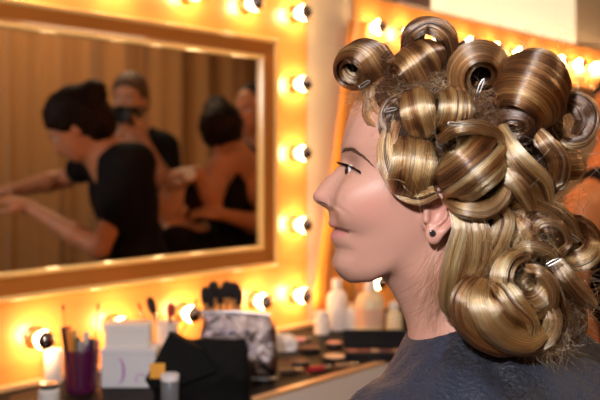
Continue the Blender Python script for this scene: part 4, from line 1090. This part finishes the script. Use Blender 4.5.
    x = tone+contrast*(.13*s1+.21*s2+.19*s3)[:, None]+r.normal(0, .13, n)[:, None]+.10*vnoise(u0[:, None]*2+tq[None]*1.7, seed+5, 2.)-root*np.clip(1-tq/.28, 0, 1)[None]+tip*tq[None]
    col = palette(x, pal)*(1+.15*r.normal(size=n))[:, None, None].clip(.6, 1.4)
    rad = .00016*np.clip(1.25-.55*tq**6, .3, 1.3)
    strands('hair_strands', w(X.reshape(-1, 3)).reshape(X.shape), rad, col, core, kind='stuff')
    return core
def pxs(pts): return [mm(*p) for p in pts]
def sweep(pts, across, hw, th, **k):
    """pts [(px,py,D)], hw/th lists in px-sized mm along it"""
    P = catmull(pxs(pts), 44); n = len(P)
    def spread(v):
        v = np.atleast_1d(np.array(v, float))
        return np.interp(np.linspace(0, 1, n), np.linspace(0, 1, len(v)), v) if len(v) > 1 else np.full(n, v[0])
    A = np.array(across, float)
    if A.ndim == 2: A = np.stack([np.interp(np.linspace(0, 1, n), np.linspace(0, 1, len(A)), A[:, i]) for i in range(3)], 1)
    return lock(P, A, spread(hw), spread(th), **k)
def barrel(c0, c1, R, turns=1.4, a0=0., sgn=1, R1=.4, hw=None, th=None, squash=1., root_pts=None, tele=0., up=None, bulge=.0, **k):
    """hair wound round an axis c0->c1 (px,py,D); a0 = angle of the outer end, measured from the lens-facing side"""
    p0, p1 = mm(*c0), mm(*c1); ax = unit(p1-p0); Lh = np.linalg.norm(p1-p0)/2; c = (p0+p1)/2
    e1 = np.array([0, -1., 0]) if up is None else np.asarray(up, float)
    e1 = unit(e1-ax*np.dot(e1, ax)); e2 = np.cross(ax, e1)
    n = int(40*turns)+10; t = np.linspace(0, 1, n); an = a0+sgn*2*PI*turns*t
    rad = R*(1-(1-R1)*t**1.1)
    P = c+rad[:, None]*(np.cos(an)[:, None]*e1+squash*np.sin(an)[:, None]*e2)+ax*(tele*t)[:, None]
    hwv = np.full(n, hw or Lh)*(1-.12*t); thv = np.full(n, th or R*.16)
    if root_pts is not None:
        Rp = catmull(pxs(root_pts)+[P[0]], 14)[:-1]; P = np.vstack([Rp, P]); hwv = np.concatenate([np.linspace(.75, 1, len(Rp))*hwv[0], hwv]); thv = np.concatenate([np.full(len(Rp), thv[0]), thv])
    O = (P-c)-ax*((P-c)@ax)[:, None]; O /= np.linalg.norm(O, axis=1)[:, None]+1e-9
    k.setdefault('dome', R*.42*np.linspace(1, .5, len(P)) if (hw or Lh) > R*.55 else R*.2)
    k.setdefault('O', O); k.setdefault('m', int(26*turns)+14)
    return lock(P, ax, hwv, thv, **k)

# scalp layer: what lies under the curls
HG = Field(steps((20, 270, 3)), steps((790, 1010, 3)), steps((-185, 100, 3)))
HG.add(HG.ell(C_(430, 131), (94, 76, 88), Rh)); HG.add(HG.ell(C_(408, 114), (54, 71, 48)), 12)
for c_, r_ in (((484, 84, 862), 24), ((520, 96, 868), 36), ((436, 62, 884), 24), ((400, 82, 884), 22), ((546, 120, 872), 22), ((540, 160, 868), 34)): HG.add(HG.ell(mm(*c_), (r_, r_, r_)), 14)
if 1: HG.add(HG.ell(C_(470, 170), (66, 72, 72)), 30)
HG.add(HG.ell(mm(507, 268, 880), (66, 60, 74)), 40); HG.add(HG.ell(mm(470, 290, 890), (34, 46, 40)), 25)
X, Y, Z = HG.X, HG.Y, HG.Z
hl = np.array([(366, 50), (366, 84), (371, 96), (380, 112), (388, 126), (393, 150), (398, 175), (410, 196), (432, 196), (455, 204), (462, 240), (462, 300), (462, 340)], float)
hx = np.interp(HG.zs, [xz(*q)[1] for q in hl[::-1]], [xz(*q)[0]-6 for q in hl[::-1]])
cut = (hx[None, None, :]+np.maximum(60-np.abs(Y-MID), 0)*0-(X-0)+0*Y)
HG.d = smax(HG.d, cut.astype(np.float32)*.8, 8)
V, Q = HG.surf(9)
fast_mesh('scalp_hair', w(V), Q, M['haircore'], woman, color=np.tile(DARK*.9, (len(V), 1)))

B = barrel
Rr = lambda *a: unit(a)
DK = dict(tone=.23, contrast=1.2, root=.22)
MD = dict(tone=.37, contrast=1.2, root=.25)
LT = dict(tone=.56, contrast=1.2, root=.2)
# --- crown and front
sweep([(352, 78, 896), (362, 66, 902), (378, 66, 900), (392, 80, 892)], [0, -1, .3], [12, 17, 18, 16], [7, 9, 9, 8], n=700, tone=.16, contrast=.5, root=0)
sweep([(340, 64, 876), (347, 76, 868), (357, 79, 866), (362, 70, 870)], [0, -1, .2], [9, 9, 8, 6], [3.5, 4, 4, 3], n=350, tone=.42, contrast=.8)
# frontmost roll over the forehead, end-on
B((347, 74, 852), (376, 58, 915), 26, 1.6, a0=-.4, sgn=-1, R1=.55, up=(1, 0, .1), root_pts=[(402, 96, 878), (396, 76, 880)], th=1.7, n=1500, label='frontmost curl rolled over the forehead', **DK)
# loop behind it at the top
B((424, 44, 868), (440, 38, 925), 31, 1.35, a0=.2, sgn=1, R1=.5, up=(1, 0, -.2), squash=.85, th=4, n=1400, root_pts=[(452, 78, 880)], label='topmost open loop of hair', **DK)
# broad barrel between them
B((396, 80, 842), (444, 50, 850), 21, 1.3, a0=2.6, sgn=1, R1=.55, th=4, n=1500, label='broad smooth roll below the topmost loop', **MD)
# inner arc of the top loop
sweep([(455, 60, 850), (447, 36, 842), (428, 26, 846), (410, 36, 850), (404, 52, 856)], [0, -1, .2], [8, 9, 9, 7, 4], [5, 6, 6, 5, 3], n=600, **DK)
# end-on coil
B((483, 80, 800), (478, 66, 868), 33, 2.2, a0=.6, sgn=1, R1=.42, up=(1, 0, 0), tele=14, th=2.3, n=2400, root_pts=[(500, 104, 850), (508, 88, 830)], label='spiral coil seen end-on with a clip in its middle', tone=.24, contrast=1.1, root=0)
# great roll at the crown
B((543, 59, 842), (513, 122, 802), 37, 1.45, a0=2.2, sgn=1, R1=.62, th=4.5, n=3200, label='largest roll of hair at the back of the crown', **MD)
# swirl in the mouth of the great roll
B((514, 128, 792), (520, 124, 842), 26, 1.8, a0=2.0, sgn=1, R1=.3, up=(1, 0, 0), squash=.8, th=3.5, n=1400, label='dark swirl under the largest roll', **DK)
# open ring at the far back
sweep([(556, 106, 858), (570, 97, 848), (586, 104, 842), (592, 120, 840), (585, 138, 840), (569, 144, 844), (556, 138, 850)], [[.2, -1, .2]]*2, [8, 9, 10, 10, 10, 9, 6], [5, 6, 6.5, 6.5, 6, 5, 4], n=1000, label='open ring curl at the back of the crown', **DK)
sweep([(560, 112, 850), (572, 108, 838), (580, 120, 834), (574, 134, 836)], [.2, -1, .2], [4, 5, 5, 3], [3, 3.5, 3.5, 2.5], n=400, **DK)
# --- side of the head
# wisps framing the forehead
sweep([(404, 88, 868), (388, 92, 862), (372, 98, 860), (367, 112, 856), (372, 124, 850), (382, 127, 846)], [0, -1, .4], [12, 13, 10, 7, 5, 3], [5, 5, 4, 3, 2.5, 2], n=650, tone=.24, contrast=.9, root=.1, fuzz=1.6)
sweep([(420, 92, 850), (402, 98, 842), (388, 106, 842), (382, 118, 840), (388, 130, 836)], [0, -1, .4], [12, 13, 11, 8, 5], [5, 5, 4, 3, 2], n=600, tone=.26, contrast=.9, root=.1, fuzz=1.6)
sweep([(384, 84, 868), (372, 92, 866), (370, 104, 862), (378, 116, 854), (392, 118, 846)], [0, -1, .4], [15, 15, 13, 10, 6], [5, 6, 5, 4, 3], n=1100, tone=.18, contrast=.8, root=.1, fuzz=1.8)
sweep([(398, 100, 852), (390, 112, 844), (386, 126, 842), (392, 142, 838), (402, 150, 828)], [.3, -1, .2], [14, 14, 12, 10, 6], [5, 6, 6, 5, 3], n=1000, tone=.20, contrast=.9, root=.1, fuzz=1.8)
sweep([(410, 78, 872), (420, 92, 858), (430, 100, 850), (448, 98, 846)], [.1, -.8, .6], [14, 14, 14, 10], [5, 5, 5, 4], n=1000, tone=.2, contrast=.8, root=0, fuzz=2.)
# two rolls above the temple
B((402, 116, 822), (438, 108, 812), 23, 1.3, a0=1.9, sgn=-1, R1=.6, th=4.5, n=1700, label='striped roll above the temple', **LT)
B((434, 108, 806), (472, 112, 812), 20, 1.25, a0=1.9, sgn=-1, R1=.6, th=4.5, n=1300, label='short roll behind the temple roll', **LT)
# temple swoop turning under before the ear
B((388, 161, 824), (436, 168, 824), 26, 1.2, a0=2.2, sgn=-1, R1=.6, squash=1.15, th=4.5, n=1900, tone=.60, contrast=.8, root=.3, label='temple curl turning under in front of the ear')
sweep([(396, 118, 838), (388, 140, 836), (390, 165, 830), (400, 188, 824), (418, 197, 816), (436, 192, 808)], [[.7, -.7, 0], [.7, -.7, .1], [.8, -.6, .1], [.6, -.7, .5], [0, -.6, .8], [-.2, -.6, .8]], [10, 13, 15, 13, 11, 8], [4, 5, 5.5, 5.5, 5, 3], n=1000, tone=.5, contrast=.8, root=.3)
# big roll above the ear
B((452, 148, 800), (488, 190, 800), 35, 1.3, a0=2.4, sgn=1, R1=.65, th=6, n=3400, label='large glossy roll above the ear', **LT)
sweep([(440, 140, 800), (456, 130, 786), (478, 128, 784), (498, 138, 790), (508, 156, 796)], [.1, -.9, .5], [5, 8, 9, 8, 4], [4, 5, 5, 5, 3], n=600, **LT)
sweep([(446, 198, 806), (462, 208, 792), (484, 210, 788), (502, 198, 792), (511, 176, 798)], [.0, -.8, -.5], [6, 9, 10, 9, 5], [4, 5, 5, 5, 3], n=700, tone=.58, contrast=.6, root=.2)
# twisted bands behind it
sweep([(500, 128, 800), (512, 150, 786), (526, 168, 782), (540, 182, 788), (548, 204, 800)], [.7, -.4, .5], [7, 10, 12, 12, 7], [4.5, 6, 6.5, 6, 4], n=900, **LT)
sweep([(494, 150, 802), (508, 172, 790), (522, 190, 786), (532, 208, 794)], [.7, -.4, .5], [7, 9, 10, 6], [4, 5.5, 6, 4], n=700, **LT)
sweep([(530, 126, 810), (546, 144, 800), (556, 160, 800), (554, 182, 806), (540, 196, 806)], [.5, -.7, .2], [7, 10, 11, 10, 5], [4, 6, 6, 6, 4], n=800, **MD)
B((562, 150, 838), (566, 182, 836), 18, 1.3, a0=2.6, sgn=1, R1=.6, th=4.5, n=1300, label='tight roll at the very back of the head', **LT)
sweep([(536, 140, 806), (552, 146, 800), (562, 162, 802), (560, 182, 808), (548, 194, 812)], [.3, -.9, .1], [6, 8, 9, 8, 5], [4, 5, 5, 5, 3], n=600, **LT)
# --- nape: long smooth lengths
sweep([(455, 206, 812), (462, 228, 806), (456, 252, 806), (450, 278, 808), (447, 304, 816), (452, 316, 822)], [[1, -.2, 0]]*2, [7, 10, 11, 10, 9, 5], [4, 6, 6, 6, 5, 3], n=1100, tone=.66, contrast=.7, root=.25, label='long lock hanging behind the ear')
sweep([(470, 208, 806), (478, 232, 800), (478, 256, 800), (468, 280, 806), (458, 296, 812)], [[1, -.2, 0]]*2, [9, 12, 13, 11, 7], [5, 6, 6.5, 6, 4], n=1100, tone=.60, contrast=.8, root=.2)
sweep([(490, 204, 802), (504, 218, 800), (498, 240, 800), (484, 262, 806), (474, 286, 812)], [[1, -.2, .3]]*2, [8, 10, 11, 10, 8], [5, 6, 6, 6, 5], n=900, tone=.62, contrast=.7)
sweep([(508, 196, 808), (522, 206, 812), (520, 228, 812), (508, 254, 812), (496, 276, 814)], [[1, -.2, .3]]*2, [8, 10, 12, 12, 9], [5, 6, 7, 7, 5], n=900, tone=.52, contrast=.8)
# loops over the back of the head
sweep([(508, 206, 812), (526, 200, 802), (548, 208, 802), (566, 222, 806), (578, 240, 812)], [[.3, -.8, .6]]*2, [6, 9, 10, 9, 5], [4, 6, 6, 6, 4], n=900, label='band of hair arching over the chignon', **MD)
sweep([(522, 222, 812), (538, 214, 806), (556, 222, 806), (562, 238, 808), (552, 250, 812)], [[.3, -.9, .4]]*2, [5, 8, 9, 8, 5], [4, 5, 6, 6, 4], n=700, tone=.42, contrast=.8)
sweep([(528, 240, 808), (540, 226, 800), (556, 228, 798), (564, 242, 802), (556, 256, 806)], [[.3, -.8, .5]]*2, [7, 10, 11, 9, 5], [4, 6, 6, 5, 4], n=900, **MD)
sweep([(512, 216, 812), (524, 228, 806), (530, 246, 804), (524, 262, 808)], [[.8, -.5, .2]]*2, [7, 10, 11, 7], [4, 6, 6, 4], n=800, tone=.45, contrast=1.1)
B((574, 244, 812), (582, 262, 822), 19, 1.3, a0=2.4, sgn=1, R1=.55, th=5, n=1200, label='round curl at the back edge of the chignon', **LT)
sweep([(560, 224, 812), (576, 220, 814), (590, 232, 818), (596, 250, 824), (588, 268, 826)], [[.4, -.8, .2]]*2, [5, 8, 9, 8, 5], [4, 5, 5.5, 5, 4], n=700, **MD)
# middle rings
sweep([(524, 254, 806), (508, 262, 796), (501, 280, 792), (508, 298, 794), (524, 308, 798), (538, 304, 802)], [[.3, -.9, .2]]*2, [7, 10, 12, 12, 10, 6], [5, 7, 7, 7, 6, 4], n=1300, label='thick ring of hair in the middle of the chignon', **LT)
sweep([(512, 250, 808), (530, 246, 800), (548, 252, 800), (556, 262, 806)], [[.2, -.7, .6]]*2, [6, 8, 8, 4], [4, 5.5, 5.5, 3], n=600, tone=.6, contrast=.8)
B((528, 284, 800), (540, 296, 816), 19, 1.25, a0=2.6, sgn=1, R1=.5, th=5, n=1300, **LT)
sweep([(526, 268, 798), (540, 272, 792), (550, 288, 792), (550, 306, 796), (540, 318, 802)], [[.4, -.9, .1]]*2, [4, 7, 9, 8, 4], [3, 5, 5.5, 5, 3], n=700, tone=.58, contrast=.9)
sweep([(556, 262, 806), (568, 280, 800), (582, 296, 802), (594, 306, 808)], [[.5, -.5, .7]]*2, [7, 10, 11, 5], [4.5, 6, 6, 3], n=900, label='band of hair sweeping to the back of the chignon', **LT)
sweep([(548, 276, 812), (556, 300, 806), (560, 322, 810), (552, 344, 818)], [[.9, -.4, .2]]*2, [7, 9, 9, 4], [4, 5, 5, 3], n=700, **DK)
sweep([(566, 288, 820), (576, 308, 818), (578, 328, 822), (570, 346, 830)], [[.9, -.4, .2]]*2, [8, 9, 8, 3], [4, 5, 5, 3], n=600, tone=.30, contrast=.8, fuzz=1.8)
# great bottom loop
sweep([(486, 280, 812), (470, 284, 800), (461, 300, 794), (463, 320, 792), (478, 336, 792), (498, 346, 794), (520, 348, 798)], [[-.5, -.8, .4], [-.6, -.7, .4], [-.7, -.7, 0], [-.6, -.7, -.4], [-.3, -.7, -.7], [0, -.7, -.7], [.2, -.7, -.7]], [8, 11, 12, 12, 12, 11, 6], [6, 7, 8, 8, 8, 7, 4], n=1900, label='outer band of the big loop resting on the cape', **LT)
sweep([(484, 284, 800), (482, 300, 788), (490, 318, 782), (506, 334, 782), (526, 340, 786), (542, 332, 792)], [[-.6, -.8, .3], [-.7, -.7, .1], [-.6, -.7, -.4], [-.4, -.7, -.6], [0, -.7, -.7], [.3, -.7, -.6]], [10, 16, 18, 17, 14, 8], [6, 8, 9, 9, 8, 5], n=2600, tone=.60, contrast=.7, root=.1, label='broad inner band of the big loop')
sweep([(490, 282, 802), (506, 292, 786), (518, 308, 780), (530, 322, 782), (536, 334, 788)], [[-.5, -.6, .6]]*2, [9, 13, 14, 12, 6], [5, 7, 7, 6, 4], n=1400, **LT)
sweep([(546, 300, 800), (553, 318, 796), (548, 336, 796), (532, 347, 798), (510, 352, 802)], [[.6, -.7, -.2], [.7, -.7, -.2], [.5, -.7, -.5], [.2, -.7, -.7], [0, -.7, -.7]], [7, 9, 10, 8, 4], [5, 6, 6, 5, 3], n=1100, tone=.60, contrast=.9)
# lengths hidden on the far side, so the head is round from elsewhere
for (px, py, D, R, L) in [(420, 100, 965, 26, 40), (470, 90, 968, 28, 44), (430, 155, 978, 24, 44), (490, 160, 972, 30, 50), (520, 210, 950, 28, 40), (500, 270, 955, 30, 60), (540, 300, 915, 24, 50), (545, 140, 925, 28, 40)]:
    B((px, py-L*.3, D), (px+L*.3, py+L*.3, D), R, 1.3, a0=0, th=5, n=500, m=30, **MD)
# short hair lying on the scalp layer, gathered towards the curls
SV = V[::1]; r = np.random.default_rng(3)
keep = SV[(SV[:, 1] < 905)]
idx = r.integers(len(keep), size=9000); P0 = keep[idx]; cen = mm(440, 150, 900)
Nn = (P0-cen)/np.array([97, 76, 86.])**2; Nn /= np.linalg.norm(Nn, axis=1)[:, None]
fl_ = np.stack([np.sin(P0[:, 0]*.055+P0[:, 2]*.03)+.25, np.zeros(len(P0)), np.cos(P0[:, 2]*.05-P0[:, 0]*.02)-.35], 1)+r.normal(0, .28, (len(P0), 3))
fl_ -= Nn*(fl_*Nn).sum(1)[:, None]; fl_ /= np.linalg.norm(fl_, axis=1)[:, None]
XS = np.zeros((len(P0), 14, 3)); q = P0+Nn*1.0; bend = r.normal(0, .10, (len(P0), 3))
for j in range(14):
    XS[:, j] = q; fl_ = fl_+bend*.5; fl_ /= np.linalg.norm(fl_, axis=1)[:, None]; q = q+fl_*2.1+Nn*(.45 if j < 7 else -.3)
xx = .27+.22*np.sin(P0[:, 0]*.3+P0[:, 2]*.2)[:, None]+r.normal(0, .15, (len(P0), 1))+np.linspace(-.1, .2, 14)[None]
strands('scalp_strands', w(XS.reshape(-1, 3)).reshape(XS.shape), .00015*np.linspace(1.1, .5, 14), palette(xx, None), woman, kind='stuff')
# short frizzy hair over the scalp layer and loose flyaways
def frizz(n, boxes, L, tone, name, spread=1., D0=None):
    r = np.random.default_rng(77+n); X = np.zeros((n, 16, 3)); i = 0
    for k in range(n):
        b = boxes[r.integers(len(boxes))]
        p = mm(r.uniform(b[0], b[2]), r.uniform(b[1], b[3]), r.uniform(b[4], b[5]))
        d_ = unit(np.array([b[6], 0, b[7]])+r.normal(0, .55*spread, 3)); c_ = r.normal(0, .22*spread, 3); q = p.copy()
        for j in range(16):
            X[k, j] = q; d_ = unit(d_+c_*.6+r.normal(0, .06, 3)); q = q+d_*L*r.uniform(.7, 1.2)/16
    x = tone+r.normal(0, .2, (n, 1))+np.zeros((n, 16)); col = palette(x, None)
    o = strands(name, w(X.reshape(-1, 3)).reshape(X.shape), .00011*np.linspace(1.1, .4, 16), col, woman, kind='stuff')
    return o
frizz(2600, [(380, 88, 412, 120, 835, 860, -.4, -.8), (408, 96, 440, 120, 815, 840, .3, -.9), (455, 90, 510, 128, 800, 830, .4, -.4), (492, 120, 520, 170, 795, 820, .3, -.9), (470, 100, 500, 130, 795, 815, -.3, .6)], 26, .22, 'frizzy_roots', 1.1)
frizz(1700, [(500, 200, 560, 250, 790, 812, .2, -.5), (480, 230, 530, 290, 792, 810, -.3, -.6), (540, 250, 590, 330, 795, 825, .3, -.8), (520, 330, 570, 352, 795, 815, .2, -.9)], 30, .42, 'frizzy_lengths', 1.2)
frizz(260, [(345, 30, 580, 60, 830, 880, .2, .5), (560, 90, 597, 320, 820, 850, .8, .1), (455, 120, 590, 300, 775, 800, .1, -.7), (400, 110, 470, 190, 780, 800, .3, -.9)], 42, .5, 'flyaway_hairs', 1.3)
# wisps over the neck and temple
frizz(120, [(428, 245, 448, 300, 820, 835, -.45, -1.)], 55, .30, 'neck_wisps', .35)
frizz(70, [(386, 120, 396, 175, 828, 838, -.15, -1.)], 34, .25, 'temple_wisps', .3)
print('strands', N_STRANDS)

# clips
def clip(px, py, D, ang, L, label, depth=.0):
    c = mm(px, py, D); a = np.array([math.cos(ang), -.15, math.sin(ang)]); b = np.array([-math.sin(ang), 0, math.cos(ang)])
    root = empty('hair_clip', w(c), label=label, cat='hair clip', group='metal clips pinning the curls')
    M_ = 'clipsteel'
    mmtube([c-a*L/2+b*1.4, c+b*1.9, c+a*L*.35+b*1.3, c+a*L/2], [.6, .75, .7, .5], 8).build('upper_prong', M[M_], root, True)
    mmtube([c-a*L/2-b*1.2, c-b*1.2, c+a*L*.35-b*.9, c+a*L/2-b*.2], [.6, .75, .7, .5], 8).build('lower_prong', M[M_], root, True)
    mmtube([c-a*L*.5+b*1.6, c-a*L*.54, c-a*L*.5-b*1.4], [1.1, 1.3, 1.1], 10).build('spring', M[M_], root, True)
clip(481, 86, 796, 1.2, 15, 'silver clip deep in the centre of the spiral coil')
clip(462, 125, 778, -.1, 24, 'long silver clip lying across the top of the large glossy roll')
clip(365, 84, 848, .55, 12, 'small clip at the base of the frontmost curl')
clip(554, 262, 788, .5, 14, 'silver clip pinned in the middle of the chignon')
clip(574, 238, 796, -.6, 12, 'silver clip near the back edge of the chignon')
clip(391, 110, 826, .2, 12, 'thin clip in the wisps above the temple')

# ================================================================== LIGHT AND LENS
def area(name, P, tgt, size, power, col):
    l = bpy.data.lights.new(name, 'AREA'); l.size = size; l.energy = power; l.color = col; l.shape = 'DISK'
    o = bpy.data.objects.new(name, l); COL.objects.link(o); o.location = P
    o.rotation_euler = (Vector(tgt)-Vector(P)).to_track_quat('-Z', 'Y').to_euler(); return o
head = at(400, 180, .9)
area('camera_flash', tuple(CAM-FW*.02-RT*.20+UP*.36), tuple(head), .10, 15.5, (1, .95, .94))
area('fill_light', tuple(np.array([-1.9, -1.9, 2.6])), tuple(head), .9, 8, (1, .93, .88))  # added soft fill over the sitter, no fixture hangs here
area('fill_light', tuple(np.array([1.0, -2.2, 2.6])), (1.0, -2.2, 0), .8, 22, (1, .72, .45))  # added warm fill for the reflected group, also without a fixture
wd = bpy.data.worlds.new('world'); bpy.context.scene.world = wd; wd.use_nodes = True
wd.node_tree.nodes['Background'].inputs[0].default_value = (.35, .28, .22, 1); wd.node_tree.nodes['Background'].inputs[1].default_value = .05
cd = bpy.data.cameras.new('camera'); cam = bpy.data.objects.new('view_camera', cd); COL.objects.link(cam)
cam.location = tuple(CAM); cam.rotation_euler = (math.radians(90), 0, -ANG)
cd.sensor_width = 36; cd.lens = 50; cd.shift_y = -40/600; cd.clip_start = .02
cd.dof.use_dof = True; cd.dof.focus_distance = .84; cd.dof.aperture_fstop = 5.2
bpy.context.scene.camera = cam
sc = bpy.context.scene
sc.view_settings.view_transform = 'Standard'; sc.view_settings.look = 'None'; sc.view_settings.gamma = 1
sc.view_settings.use_curve_mapping = False; sc.view_settings.exposure = 0
try:
    sc.cycles.max_bounces = 10; sc.cycles.use_denoising = True
except Exception: pass
